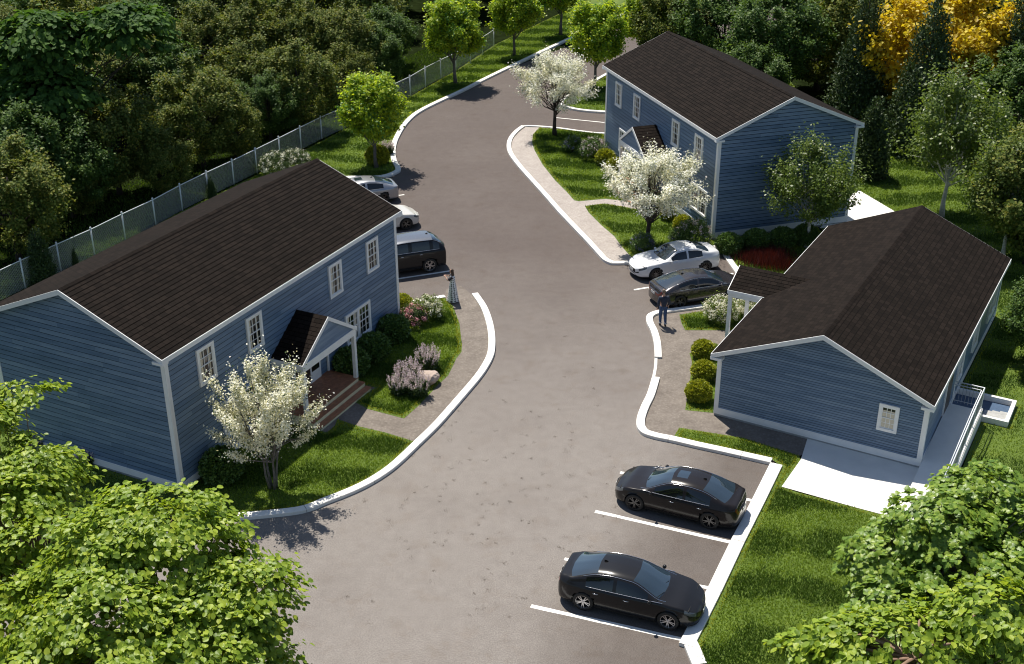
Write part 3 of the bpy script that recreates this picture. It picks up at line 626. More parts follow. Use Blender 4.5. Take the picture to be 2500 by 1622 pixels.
        for a, b in lights:
            zz0, zz1 = z0 + c, z1 - c; zm = (zz0 + zz1) / 2
            for lo, hi, o in ((zz0, zm + .018, .05), (zm - .018, zz1, .068)):
                t = .035
                bx(sa, a, a + t, .034, o, lo, hi); bx(sa, b - t, b, .034, o, lo, hi); bx(sa, a + t, b - t, .034, o - .001, lo, lo + t); bx(sa, a + t, b - t, .034, o - .001, hi - t, hi)
                for i in range(1, cols): x = a + t + (b - a - 2 * t) * i / cols; bx(sa, x - .011, x + .011, .036, o - .006, lo + t, hi - t)
                for i in range(1, rows): y = lo + t + (hi - lo - 2 * t) * i / rows; bx(sa, a + t, b - t, .036, o - .008, y - .011, y + .011)
            bx(pa, a, b, .032, .0355, zz0, zz1)
            if blind: bx(cu_, a + .03, b - .03, .0355, .0375, zz0 + .03, zz0 + (zz1 - zz0) * blind)
            elif rnd.random() < .8:
                for k in range(2):
                    x0 = a + .03 + rnd.random() * .06 + k * (b - a) * .62; bx(cu_, x0, min(b - .02, x0 + (b - a) * rnd.uniform(.06, .2)), .0355, .0372, zz0, zz1 - .05)
        sa.build('sash', 'white_paint', f); pa.build('pane', 'pane', f)
        if cu_.v: cu_.build('blind' if blind else 'curtain', 'curtain', f)
    for wspec in wins: window(*wspec[:5], **(wspec[5] if len(wspec) > 5 else {}))
    # porch
    if porch:
        pu, ph, pd, zr, ze = porch['u'], porch['half'], porch['depth'], porch['zr'], porch['ze']; inn = porch.get('inner', 0); innE = porch.get('innerE', 0)
        pr = MB(T); s2 = math.hypot(ph, zr - ze); n2 = int(math.ceil(s2 / .21))
        for sg in (-1, 1):
            def Q(t, v, o=0): return (pu + sg * (ph - ph * t), v, ze + (zr - ze) * t + o)
            for i in range(n2):
                t0, t1 = i / n2, (i + 1) / n2; v0 = -pd; e0 = innE + (inn - innE) * t0; e1 = innE + (inn - innE) * t1
                pr.face([Q(t0, v0, .012), Q(t0, e0, .012), Q(t1, e1, 0), Q(t1, v0, 0)], [(v0, i * .21 + .005), (e0, i * .21 + .005), (e1, i * .21 + .205), (v0, i * .21 + .205)])
                pr.face([Q(t0, v0, -.004), Q(t0, e0, -.004), Q(t0, e0, .012), Q(t0, v0, .012)], [(0, .001)] * 4)
            pr.face([Q(0, -pd, -.03), Q(0, innE, -.03), Q(1, inn, -.03), Q(1, -pd, -.03)], [(0, .001)] * 4)
        pr.build('porch_roof', 'shingles', root)
        pt = MB(T); d = .16
        for sg in (-1, 1):
            pe = [(pu + sg * (ph + .02), ze - .012), (pu, zr + .0), (pu, zr - d * 1.15), (pu + sg * (ph + .02), ze - .012 - d)]
            pt.hexa([(u, -pd - .03, z) for u, z in pe], [(u, -pd, z) for u, z in pe])
            a, b = sorted((pu + sg * (ph + .002), pu + sg * (ph + .028))); pt.box(a, b, -pd - .03, innE if innE else -.03, ze - .17, ze - .002)
        pt.build('porch_trim', 'white_paint', root)
        pg = MB(T); z = ze - .05
        while z < zr - .12:
            zt = z + expo * .8; a = ph * (zr - z - .05) / (zr - ze); b = max(0, ph * (zr - zt - .05) / (zr - ze)); o0, o1 = -pd + .03, -pd + .055
            pg.face([(pu - a, o0, z), (pu + a, o0, z), (pu + b, o1, zt), (pu - b, o1, zt)]); pg.face([(pu - a, o1 + .01, z), (pu + a, o1 + .01, z), (pu + a, o0, z), (pu - a, o0, z)]); z = zt
        pg.build('porch_gable', 'siding', root)
        bm_ = MB(T); zb = ze - .34; pw = .15; pin = .17
        bm_.box(pu - ph + .04, pu + ph - .04, -pd + .0, -pd + .16, zb, ze - .03)
        for sg in (-1, 1):
            a, b = sorted((pu + sg * (ph - .04), pu + sg * (ph - .2))); bm_.box(a, b, -pd + .16, -.03, zb, ze - .03)
        bm_.box(pu - ph + .2, pu + ph - .2, -pd + .16, -.03, ze - .06, ze - .04)
        bm_.build('porch_beam', 'white_paint', root)
        dz = porch['deck']
        for sg in (-1, 1):
            ps = MB(T); a = pu + sg * (ph - .13); ps.box(a - pw / 2, a + pw / 2, -pd + .005, -pd + .155, dz, zb); ps.build('porch_post', 'white_paint', root)
            if porch.get('steps'):
                ps = MB(T); ps.box(a - .05, a + .05, -.1, -.035, dz, zb); ps.build('porch_post', 'white_paint', root)
        if porch.get('steps'):
            dk = MB(T); x = -pd - .02; 
            while x < -.01:
                dk.box(pu - ph + .0, pu + ph - .06, x, min(x + .118, -.005), dz - .02, dz); x += .125
            dk.build('porch_deck', 'deck_wood', root)
            sk = MB(T); sk.box(pu - ph + .02, pu + ph - .08, -pd + .0, -.01, -.02, dz - .022); sk.build('deck_skirt', 'riser_wood', root)
            for i in (1, 2):
                st = MB(T); zt = dz * (1 - i / 3.); v1 = -pd - .02 - (i - 1) * .31; v0 = v1 - .31
                for j in range(2): st.box(pu - ph, pu + ph - .06 + .0, v0 + j * .157, v0 + j * .157 + .15, zt - .018, zt)
                s_ = st.build('step', 'deck_wood', root)
                rs = MB(T); rs.box(pu - ph + .02, pu + ph - .08, v0 + .015, v1, -.02, zt - .02); rs.build('riser', 'riser_wood', s_)
            dr = MB(T); dr.box(pu - .6, pu + 1.28, -.06, 0, dz, 2.62); dd = dr.build('door', 'white_paint', root)
            db = MB(T); db.box(pu - .5, pu + .5, -.075, -.06, dz + .02, 2.5); db.build('door_leaf', 'door_paint', dd)
            db = MB(T); db.box(pu + .62, pu + 1.16, -.072, -.06, dz + .5, 2.5); db.build('pane', 'pane', dd)
            db = MB(T); db.tube([(pu + .4, -.12, dz + 1), (pu + .4, -.07, dz + 1)], .03, 8); db.build('handle', 'chrome', dd)
        else:
            sk = MB(T); sk.box(pu - ph - .1, pu + ph + .1, -pd - .2, -.02, 0, dz); sk.build('porch_slab', 'slab_concrete', root)
    if 'side_door' in h:
        s0, s1 = h['side_door']; dr = MB(T); z0 = .62
        dr.box(s0, s1, W, W + .06, z0, 2.62); dd = dr.build('door', 'white_paint', root); db = MB(T); db.box(s0 + .12, s1 - .12, W + .06, W + .075, z0 + .03, 2.5); db.build('door_leaf', 'door_paint', dd)
    tag(root, label, 'house'); return root
def two_storey_wins(off=0, mirror=False):
    up_ = [('f', 1.62, 2.59, 3.65, 5.15), ('f', 4.54, 5.5, 3.75 - .1, 5.15), ('f', 10.13, 11.1, 3.65, 5.15), ('f', 13.07, 14.03, 3.65, 5.15)]
    if mirror: up_ = [('f', 1.74, 2.72, 3.76, 5.29), ('f', 4.75, 5.73, 3.76, 5.29), ('f', 10.34, 11.34, 3.76, 5.29), ('f', 13.25, 14.24, 3.76, 5.29)]
    lo_ = [('f', 2.6, 4.6, .91, 2.43, dict(mull=1)), ('f', 11.12, 13.12, .91, 2.43, dict(mull=1))]
    if mirror: lo_ = [('f', 2.78 - 2, 2.8, .99, 2.5, dict(mull=1)), ('f', 11.4, 13.4, .99, 2.5, dict(mull=1))]
    return up_ + lo_
house(HA, 'two-storey dark blue house at the left with wooden porch steps and blossom tree in front', .14, .42, .20, two_storey_wins(), dict(u=7.8, half=1.95, depth=1.52, zr=4.17, ze=2.86, deck=.51, steps=1), 1)
house(HB, 'two-storey blue house at the top right behind the white flowering trees', .12, .45, .20, two_storey_wins(mirror=True), dict(u=7.97, half=1.9, depth=1.52, zr=4.26, ze=3.0, deck=.51, steps=1), 2)
HC['side_door'] = (3.35, 4.5)
tC = (HC['Rz'] - HC['E']) / (HC['W'] / 2 + HC['oe'])
house(HC, 'single-storey blue house at the right with a wide brown roof and side ramp', .14, .43, .105,
      [('g', 6.46, 7.22, 1.28, 2.42, dict(blind=.83)), ('r', 5.6, 6.65, .95, 2.3), ('r', 8.8, 9.9, 1.0, 2.3), ('r', 12.1, 14.1, 1.0, 2.3, dict(mull=1))],
      dict(u=7.1, half=1.36, depth=1.78, zr=3.66, ze=2.99, deck=.09, inner=(3.66 - HC['E']) / tC - HC['oe'] + .05, innerE=(2.99 - HC['E']) / tC - HC['oe'] + .1), 3)

# ramp, railing and areaway beside the single-storey house
def ramp_things():
    TC = lambda u, v, z: (u, -v, z); W = HC['W']; root = empty('access_ramp', (HC['x'], HC['y'], 0), HC['yaw'])
    zt = .60; prof = [(-2.9, .075), (2.9, zt), (4.62, zt)]; mb = MB(TC)
    for (u0, z0), (u1, z1) in zip(prof, prof[1:]):
        mb.hexa([(u0, W + .045, -.05), (u1, W + .045, -.05), (u1, 9.45, -.05), (u0, 9.45, -.05)], [(u0, W + .045, z0), (u1, W + .045, z1), (u1, 9.45, z1), (u0, 9.45, z0)])
    mb.build('ramp_surface', 'slab_concrete', root)
    kb = MB(TC)
    for (u0, z0), (u1, z1) in zip(prof, prof[1:]):
        kb.hexa([(u0, 9.45, -.05), (u1, 9.45, -.05), (u1, 9.60, -.05), (u0, 9.60, -.05)], [(u0, 9.45, z0 + .1), (u1, 9.45, z1 + .1), (u1, 9.60, z1 + .1), (u0, 9.60, z0 + .1)])
    kb.build('ramp_kerb', 'kerb_stone', root); tag(root, 'pale concrete ramp rising along the side wall of the single-storey house', 'ramp')
    rl = empty('railing', (HC['x'], HC['y'], 0), HC['yaw']); zs = lambda u: (zt if u > 2.9 else .075 + (u + 2.9) / 5.8 * (zt - .075)) + .1
    v = 9.52; line = [(-2.7, v), (2.9, v), (4.58, v), (4.58, W + .15)]
    for nm, dz, rad, off in (('top_rail', .95, .026, 0), ('handrail', .86, .02, -.09), ('bottom_rail', .12, .014, 0)):
        r = MB(TC); pts = [(-2.7, v + off, zs(-2.7) + dz), (2.9, v + off, zs(2.9) + dz), (4.58 + off, v + off, zs(4) + dz), (4.58 + off, W + .15, zs(4) + dz)]
        r.tube(pts, rad, 8); r.build(nm, 'gal_steel', rl, True)
    pk = MB(TC)
    u = -2.7
    while u < 4.58: pk.tube([(u, v, zs(u) + .12), (u, v, zs(u) + .94)], .009, 5, False); u += .13
    vv = v - .13
    while vv > W + .2: pk.tube([(4.58, vv, zt + .12), (4.58, vv, zt + .1 + .94)], .009, 5, False); vv -= .13
    pk.build('pickets', 'rail_grey', rl)
    for u, vv in [(x, v) for x in (-2.7, -1.25, .2, 1.6, 2.9, 4.58)] + [(4.58, W + .15)]:
        q = MB(TC); q.tube([(u, vv, zs(u) - .1), (u, vv, zs(u) + .95)], .026, 8); q.build('post', 'gal_steel', rl)
    tag(rl, 'grey steel railing with pickets along the concrete ramp', 'railing')
    aw = empty('cellar_stairwell', (HC['x'], HC['y'], 0), HC['yaw']); m = MB(TC)
    u0, u1, v0, v1 = 4.74, 6.76, W + .04, 10.61; t = .15
    m.box(u0, u1, v1 - t, v1, -.5, .3); m.box(u0, u0 + t, v0, v1 - t, -.5, .3); m.box(u1 - t, u1, v0, v1 - t, -.5, .3); m.build('rim_wall', 'kerb_stone', aw)
    f = MB(TC); f.box(u0 + t, u1 - t, v0, v1 - t, .02, .07); f.build('well_floor', 'well_shade', aw)
    for i in range(3): s = MB(TC); s.box(u0 + t + .1, u0 + t + .8, v1 - t - .3 * (i + 1), v1 - t - .3 * i - .01, .07, .22 - .05 * i); s.build('step', 'concrete', aw)
    tag(aw, 'white-rimmed concrete stairwell beyond the ramp railing', 'stairwell')
ramp_things()

# ---------------------------------------------------------------- cars
def pchip(x, Y, xi):
    """monotone interpolation of the columns of Y over the first axis"""
    Y = np.asarray(Y, float); h = np.diff(x); dl = np.diff(Y, axis=0) / h.reshape(-1, *([1] * (Y.ndim - 1)))
    D = np.zeros_like(Y); a, b = dl[:-1], dl[1:]; same = (a * b) > 0
    D[1:-1] = np.where(same, 2 * a * b / np.where(same, a + b, 1), 0); D[0] = dl[0]; D[-1] = dl[-1]
    k = np.clip(np.searchsorted(x, xi, side='right') - 1, 0, len(x) - 2); t = (xi - x[k]) / h[k]; sh = (-1,) + (1,) * (Y.ndim - 1); t = t.reshape(sh); hh = h[k].reshape(sh)
    return (2 * t**3 - 3 * t**2 + 1) * Y[k] + (t**3 - 2 * t**2 + t) * hh * D[k] + (-2 * t**3 + 3 * t**2) * Y[k + 1] + (t**3 - t**2) * hh * D[k + 1]
SED = dict(L=4.64, H=1.44, wb=2.76, cowl=1.04, rf=.18, mid=-.42, rr=-.96, deck=-1.78, hood=.98, dk=1.08, belt=.93, half=.925, rw=.62, nose=.62, tail=.78)
KINDS = {'saloon': SED, 'fastback': dict(SED, rr=-.95, deck=-1.95, dk=1.02, rf=.25, H=1.42, L=4.75), 'sporty': dict(SED, L=4.7, H=1.43, rr=-.95, deck=-1.6, dk=1.1, hood=.96, wb=2.78, cowl=.85, rf=.12),
         'four_by_four': dict(L=4.85, H=1.80, wb=2.78, cowl=1.02, rf=.42, mid=-.5, rr=-1.62, deck=-2.26, hood=1.2, dk=1.26, belt=1.22, half=.96, rw=.70, nose=.8, tail=1.0)}
def car(kind, paint, label, p, ang, rim='rim_dark', roofpaint=None, group=None, sunroof=False):
    K = KINDS[kind]; root = empty('parked_car', (p[0], p[1], .0), ang); Lh = K['L'] / 2; H = K['H']; W = K['half']; suv = kind == 'four_by_four'
    ha = K['wb'] / 2 + (.03 if not suv else 0); ra = ha - K['wb']; wr = .345 if not suv else .385
    hd, dk, bl, rw = K['hood'], K['dk'], K['belt'], K['rw']; sl = .2 if not suv else .28
    ns, tl = K['nose'], K['tail']
    # stations: (x, halfwidth, centre z, cabin?)
    st = [(Lh, .40 * W, ns - .02, 0), (Lh - .09, .66 * W, ns + .06, 0), (Lh - .27, .85 * W, ns + .14, 0), (Lh - .56, .955 * W, (ns + .14) * .45 + hd * .55, 0), (ha, .995 * W, hd - .05, 0), (K['cowl'], W, hd, 1), (K['rf'], W, H - .04, 2), (K['mid'], W, H, 2), (K['rr'], W * .995, H - (.05 if not suv else .03), 2), (K['deck'], W * .975, dk, 1), (-Lh + .32, W * .92, dk - (.02 if not suv else .04), 0), (-Lh + .13, W * .81, dk - (.06 if not suv else .08), 0), (-Lh + .03, W * .6, tl, 0)]
    rows = []
    for i, (x, w, zc, cab) in enumerate(st):
        low = .05 if i in (0, 12) else 0
        b = min(bl, zc - .05); sh = b - .12; md = sl + (b - sl) * .45
        r = [(x, w * .93, sl + low), (x, w * .985, sl + .12), (x, w, md), (x, w * .985, sh)]
        if cab == 2:
            zr = zc; r += [(x, w * .93, bl), (x, rw, zr - .075), (x + (.04 if i == 6 else -.04 if i == 8 else 0), rw * .62, zr - .01), (x + (.08 if i == 6 else -.07 if i == 8 else 0), 0, zr + .008)]
        elif cab == 1:
            f = 1 if i == 5 else -1
            r += [(x - f * .02, w * .925, b + .01), (x - f * .0, w * .80, zc - .005), (x + f * .10, w * .45, zc + .01), (x + f * .14, 0, zc + .015)]
        else:
            r += [(x, w * .90, b + .02), (x, w * .74, zc - .015), (x, w * .4, zc), (x + (.02 if x > 0 else -.02) * (i < 2 or i > 11), 0, zc + .008)]
        rows.append(r)
    f0 = [(Lh + .05, 0, q[2]) for q in rows[0]]; b0 = [(-Lh - .03, 0, q[2]) for q in rows[-1]]
    A = np.array([f0] + rows + [b0]); n = 5; ni, nj = A.shape[:2]
    xi = np.linspace(0, ni - 1, (ni - 1) * n + 1); xj = np.linspace(0, nj - 1, (nj - 1) * n + 1)
    B = pchip(np.arange(ni), A, xi); B = pchip(np.arange(nj), B.transpose(1, 0, 2), xj).transpose(1, 0, 2)
    # wheel arches: snap side vertices on to the arch circle and drop the inside
    ar = wr + .045
    for cx in (ha, ra):
        d = np.hypot(B[..., 0] - cx, B[..., 2] - wr); ring = (d < ar + .055) & (d > ar - .05) & (np.arange(B.shape[1])[None] <= 3 * n)
        s_ = ar / np.maximum(d, 1e-6); B[..., 0] = np.where(ring, cx + (B[..., 0] - cx) * s_, B[..., 0]); B[..., 2] = np.where(ring, wr + (B[..., 2] - wr) * s_, B[..., 2])
    parts = {}
    for i in range(B.shape[0] - 1):
        for j in range(B.shape[1] - 1):
            c = B[i:i + 2, j:j + 2].reshape(-1, 3).mean(0)
            if j < 3 * n + 2 and min(math.hypot(c[0] - ha, c[2] - wr), math.hypot(c[0] - ra, c[2] - wr)) < ar - .004: continue
            ci, cj = i // n, j // n; si, sj = i % n, j % n; k = 'body'
            # column ci spans station ci-1 .. ci ; windscreen between stations 5 and 6 -> ci 6
            if ci == 6 and cj >= 5 and not (cj == 5 and sj == 0) and si >= 0: k = 'windscreen'
            elif ci == 9 and cj >= 5 and not (cj == 5 and sj == 0): k = 'rear_window'
            elif ci in (6, 7, 8, 9) and cj == 4 and 0 <= sj <= 3:
                if not ((ci == 6 and si < 2) or (ci == 9 and si > 1) or (ci == 7 and si == 4) or (suv and ci == 8 and si == 4)): k = 'side_window'
            elif ci in (2, 3) and cj == 3 and 1 <= sj: k = 'headlight' if (ci == 2 or si < 3) else 'body'
            elif ci in (12, 13) and (cj == 3 and (sj >= 1 if not suv else sj > 0)): k = 'tail_light'
            elif ci in (0, 1) and cj == 2 and sj >= 2 or (ci == 0 and cj == 3): k = 'grille'
            elif ci == 0 and cj in (0, 1): k = 'grille' if cj == 1 else 'body'
            elif cj == 0 and sj < 2: k = 'sill'
            if k == 'body' and roofpaint and cj >= 5 and ci in (7, 8): k = 'roof_panel'
            if sunroof and ci == 7 and cj >= 6 and si in (1, 2, 3) and (cj == 7 or sj > 1): k = 'sunroof'
            parts.setdefault(k, []).append((i, j))
    mt = dict(body=paint, windscreen='sky_tint_glass', rear_window='sky_tint_glass', side_window='car_glass', headlight='headlamp', tail_light='taillamp', grille='grille', sill='under', roof_panel=roofpaint, sunroof='sky_tint_glass')
    for k, cells in parts.items():
        for sides in ([(1,), (-1,)] if k in ('headlight', 'tail_light', 'side_window') else [(1, -1)]):
            idx = {}; V = []; F = []
            for sg in sides:
                for i, j in cells:
                    q = []
                    for a, b_ in ((i, j), (i + 1, j), (i + 1, j + 1), (i, j + 1)):
                        key = (a, b_, sg if B[a, b_, 1] > 1e-6 else 0)
                        if key not in idx: idx[key] = len(V); V.append((B[a, b_, 0], B[a, b_, 1] * sg, B[a, b_, 2]))
                        q.append(idx[key])
                    q = q[::-1] if sg > 0 else q
                    qq = [x for t_, x in enumerate(q) if x not in q[:t_]]
                    if len(qq) > 2: F.append(tuple(qq))
            me = bpy.data.meshes.new(k); me.from_pydata(V, [], F); me.materials.append(MATS[mt[k]]); me.polygons.foreach_set('use_smooth', [True] * len(F)); me.update()
            o = bpy.data.objects.new(k, me); link(o, root)
    # dark inner tub so that arches and glass have something behind them
    u = MB(); u.box(-Lh + .25, Lh - .3, -W * .80, W * .80, sl, bl - .16); u.build('underbody', 'under', root)
    # window trim and belt line
    n6 = 4 * n
    for sg in (1, -1):
        tr = MB(); line = [B[i, n6] + np.array([0, .004, .004]) for i in range(6 * n - 2, 9 * n + 3)]; tr.tube([(a, b_ * sg, c) for a, b_, c in line], .010, 5)
        line = [B[i, 5 * n] + np.array([0, .006, .0]) for i in range(5 * n + 2, 10 * n - 1)]; tr.tube([(a, b_ * sg, c) for a, b_, c in line], .009, 5)
        tr.build('window_trim', 'chrome' if 'black' in paint or paint == 'paint_graphite' else paint, root, True)
        for hx in (.05, -.95):
            ii = np.argmin(np.abs(B[:, 3 * n, 0] - hx)); y = B[ii, 3 * n, 1]
            hb = MB(); hb.tube([(hx - .09, y * sg + .012 * sg, bl - .16), (hx, y * sg + .03 * sg, bl - .155), (hx + .09, y * sg + .012 * sg, bl - .16)], .013, 6); hb.build('door_handle', 'chrome' if 'black' in paint else paint, root, True)
        mr = MB(); mx = K['cowl'] - .22; yy = W * .93
        mr.tube([(mx, yy * sg, bl - .01), (mx, (yy + .08) * sg, bl + .0)], .025, 6)
        mr.lathe([(.0, -.06), (.04, -.055), (.066, -.02), (.068, .03), (.05, .06), (0, .07)], (mx - .01, (yy + .11) * sg, bl + .025), 'y', 12); mr.build('wing_mirror', paint, root, True)
    # wheels
    for cx in (ha, ra):
        for sg in (1, -1):
            y0 = W * .985 - .22; a = wr
            ty = MB(); ty.lathe([(a * .64, .0), (a * .9, .0), (a * .985, .02), (a, .06), (a, .17), (a * .985, .21), (a * .9, .225), (a * .70, .228), (a * .67, .2)], (0, 0, 0), 'y', 32)
            ty.v = [(x, y * sg, z) for x, y, z in ty.v]
            w_ = ty.build('wheel', 'rubber', root, True); w_.location = (cx, y0 * sg, wr)
            rm = MB(); rm.lathe([(a * .67, .215), (a * .64, .2), (a * .62, .12), (a * .3, .09), (0, .09)], (0, 0, 0), 'y', 32)
            rd = MB()
            for s5 in range(10):
                t = s5 * math.pi / 5 + (.13 if s5 % 2 else -.13) * (1 if kind != 'sporty' else 0); c_, s_ = math.cos(t), math.sin(t); px_, pz_ = -s_, c_
                P_ = lambda r, w, y: (c_ * r + px_ * w, y, s_ * r + pz_ * w)
                rd.hexa([P_(.03, -.018, .16), P_(a * .66, -.013, .17), P_(a * .66, .013, .17), P_(.03, .018, .16)], [P_(.03, -.018, .205), P_(a * .66, -.013, .215), P_(a * .66, .013, .215), P_(.03, .018, .205)])
            rd.lathe([(0, .212), (.04, .21), (.055, .195), (.055, .15)], (0, 0, 0), 'y', 14); rd.lathe([(a * .70, .224), (a * .66, .226), (a * .63, .19)], (0, 0, 0), 'y', 32)
            for mb_ in (rm, rd): mb_.v = [(x, y * sg, z) for x, y, z in mb_.v]
            rm.build('brake_disc', 'under', w_, True); rd.build('rim', rim, w_)
    # plate, wiper, antenna fin
    for sx in (1, -1):
        x = Lh + .052 if sx > 0 else -Lh - .033; z = (.42 if not suv else .55) if sx > 0 else (.62 if not suv else .75)
        pl_ = MB(); pl_.box(min(x, x - .012 * sx), max(x, x - .012 * sx), -.2, .2, z, z + .12); pl_.build('licence_plate', 'plate', root)
    an = MB(); fx = K['rr'] + .12; an.hexa([(fx - .09, -.015, H - .03), (fx + .07, -.015, H - .03), (fx + .07, .015, H - .03), (fx - .09, .015, H - .03)], [(fx - .09, -.006, H + .035), (fx - .02, -.006, H + .03), (fx - .02, .006, H + .03), (fx - .09, .006, H + .035)]); an.build('roof_fin', 'grille', root)
    wp = MB(); x0 = K['cowl']
    for y in (.25, -.35): wp.tube([(x0 + .1, y, hd + .03), (x0 - .06, y - .45, hd + .085)], .009, 5)
    wp.build('wiper', 'grille', root)
    tag(root, label, 'car', group); return root
def place_car(kind, wa, wb_, side, **kw):
    """wa, wb_: pixels of the two visible tyre contacts, rear then front; side: +1 when they are the left wheels"""
    a, b = G(*wa)[:2], G(*wb_)[:2]; d = (b - a) / np.linalg.norm(b - a); nrm = np.array([-d[1], d[0]]); c = (a + b) / 2 - nrm * side * .84 + d * (-.03)
    return dict(kind=kind, p=c, ang=math.atan2(d[1], d[0]), **kw)
GR = None
c1 = place_car('saloon', (1424, 1488), (1629, 1536), -1, paint='paint_black', rim='rim_light', label='black saloon nearest the camera, its nose against the broad white kerb')
c2 = place_car('saloon', (1725.6, 1289), (1554, 1247), 1, paint='paint_brownblack', rim='rim_dark', label='black saloon with a sunroof, its nose pointing out at the road', sunroof=True)
def by_axle(kind, px, along, toward, offs, **kw):
    """px: tyre contact; along: unit vector of the car's nose; toward: offset to the car's middle line"""
    a = G(*px)[:2]; return dict(kind=kind, p=a + along * offs + toward * .84, ang=math.atan2(along[1], along[0]), **kw)
dR = np.array([math.cos(R(19.5)), math.sin(R(19.5))]); nR = np.array([-dR[1], dR[0]])
c3 = by_axle('fastback', (1657, 753), dR, nR, 1.38, paint='paint_graphite', rim='rim_dark', label='dark graphite fastback saloon beside the walking man')
c4 = by_axle('sporty', (1600, 685), -dR, nR, -1.42, paint='paint_white', rim='rim_dark', label='white sporty saloon with black grille in the two-car bay')
dL = np.array([math.cos(R(20.7)), math.sin(R(20.7))]); nL = np.array([-dL[1], dL[0]])
c5 = by_axle('four_by_four', (1049, 664), -dL, nL, 1.39, paint='paint_black', rim='rim_light', roofpaint='paint_greyroof', label='black four by four with grey roof beside the left house')
c6 = by_axle('saloon', (993, 561), dL, nL, -1.44, paint='paint_ivory', rim='rim_dark', label='off-white car poking its bonnet out behind the left house')
c7 = dict(kind='fastback', p=G(981, 492)[:2] - dL * 2.42 + nL * .88, ang=math.atan2(-dL[1], -dL[0]), paint='paint_silver', rim='rim_dark', sunroof=True, label='silver car with sunroof, farthest of the three behind the left house')
for c in (c1, c2, c3, c4, c5, c6, c7): car(**c)

# ---------------------------------------------------------------- people
def skin_body(name, joints, edges, m, parent=None, sub=2):
    """joints: {key:(x,y,z,r)}, first key is the root"""
    keys = list(joints); me = bpy.data.meshes.new(name); me.from_pydata([joints[k][:3] for k in keys], [(keys.index(a), keys.index(b)) for a, b in edges], [])
    o = bpy.data.objects.new(name, me); link(o, parent); me.materials.append(MATS[m])
    s = o.modifiers.new('skin', 'SKIN'); s.use_smooth_shade = True
    sv_ = me.skin_vertices[0].data if me.skin_vertices else None
    if sv_ is None:
        bpy.context.view_layer.objects.active = o; bpy.ops.mesh.customdata_skin_add(); sv_ = me.skin_vertices[0].data
    for i, k in enumerate(keys):
        r = joints[k][3]; r = r if hasattr(r, '__len__') else (r, r); sv_[i].radius = r; sv_[i].use_root = (i == 0)
    d = o.modifiers.new('sub', 'SUBSURF'); d.levels = sub; d.render_levels = sub; return o
def ring_loft(mb, secs, k=28, uvs=None):
    """secs: (cx,cy,z,rx,ry[,fold])"""
    n0 = len(mb.v); mb.hasuv = True
    for s in secs:
        for j in range(k):
            t = 2 * math.pi * j / k; f = 1 + (s[5] if len(s) > 5 else 0) * math.sin(7 * t + s[2] * 3); mb.v.append(mb.P((s[0] + s[3] * f * math.cos(t), s[1] + s[4] * f * math.sin(t), s[2])))
    for i in range(len(secs) - 1):
        for j in range(k):
            a = n0 + i * k + j; b = n0 + i * k + (j + 1) % k; mb.f.append((a, b, b + k, a + k))
            u0, u1 = j / k * 9, (j + 1) / k * 9; mb.uv += [(u0, secs[i][2] * 9), (u1, secs[i][2] * 9), (u1, secs[i + 1][2] * 9), (u0, secs[i + 1][2] * 9)]
def hand(name, wrist, d, side, parent):
    """palm with five curled fingers grown from the wrist"""
    d = np.array(d, float); d /= np.linalg.norm(d); s = np.cross(d, [0, 0, 1.]) if abs(d[2]) < .9 else np.array([1., 0, 0]); s /= np.linalg.norm(s); n = np.cross(s, d)
    w = np.array(wrist); J = {'w': (*w, .024)}; E_ = []; J['p'] = (*(w + d * .05), (.036, .016)); E_.append(('w', 'p'))
    for i, (o, l) in enumerate(((-.03, .07), (-.01, .08), (.011, .075), (.03, .06))):
        a = w + d * .085 + s * o; J['a%d' % i] = (*a, .0095); J['b%d' % i] = (*(a + d * l * .5 + n * .012 * side), .0085); J['c%d' % i] = (*(a + d * l * .8 + n * .035 * side), .007); E_ += [('p', 'a%d' % i), ('a%d' % i, 'b%d' % i), ('b%d' % i, 'c%d' % i)]
    a = w + d * .03 - s * .035; J['t'] = (*a, .011); J['u'] = (*(a + d * .04 - s * .02 + n * .015 * side), .009); E_ += [('p', 't'), ('t', 'u')]
    return skin_body(name, J, E_, 'skin', parent, 1)
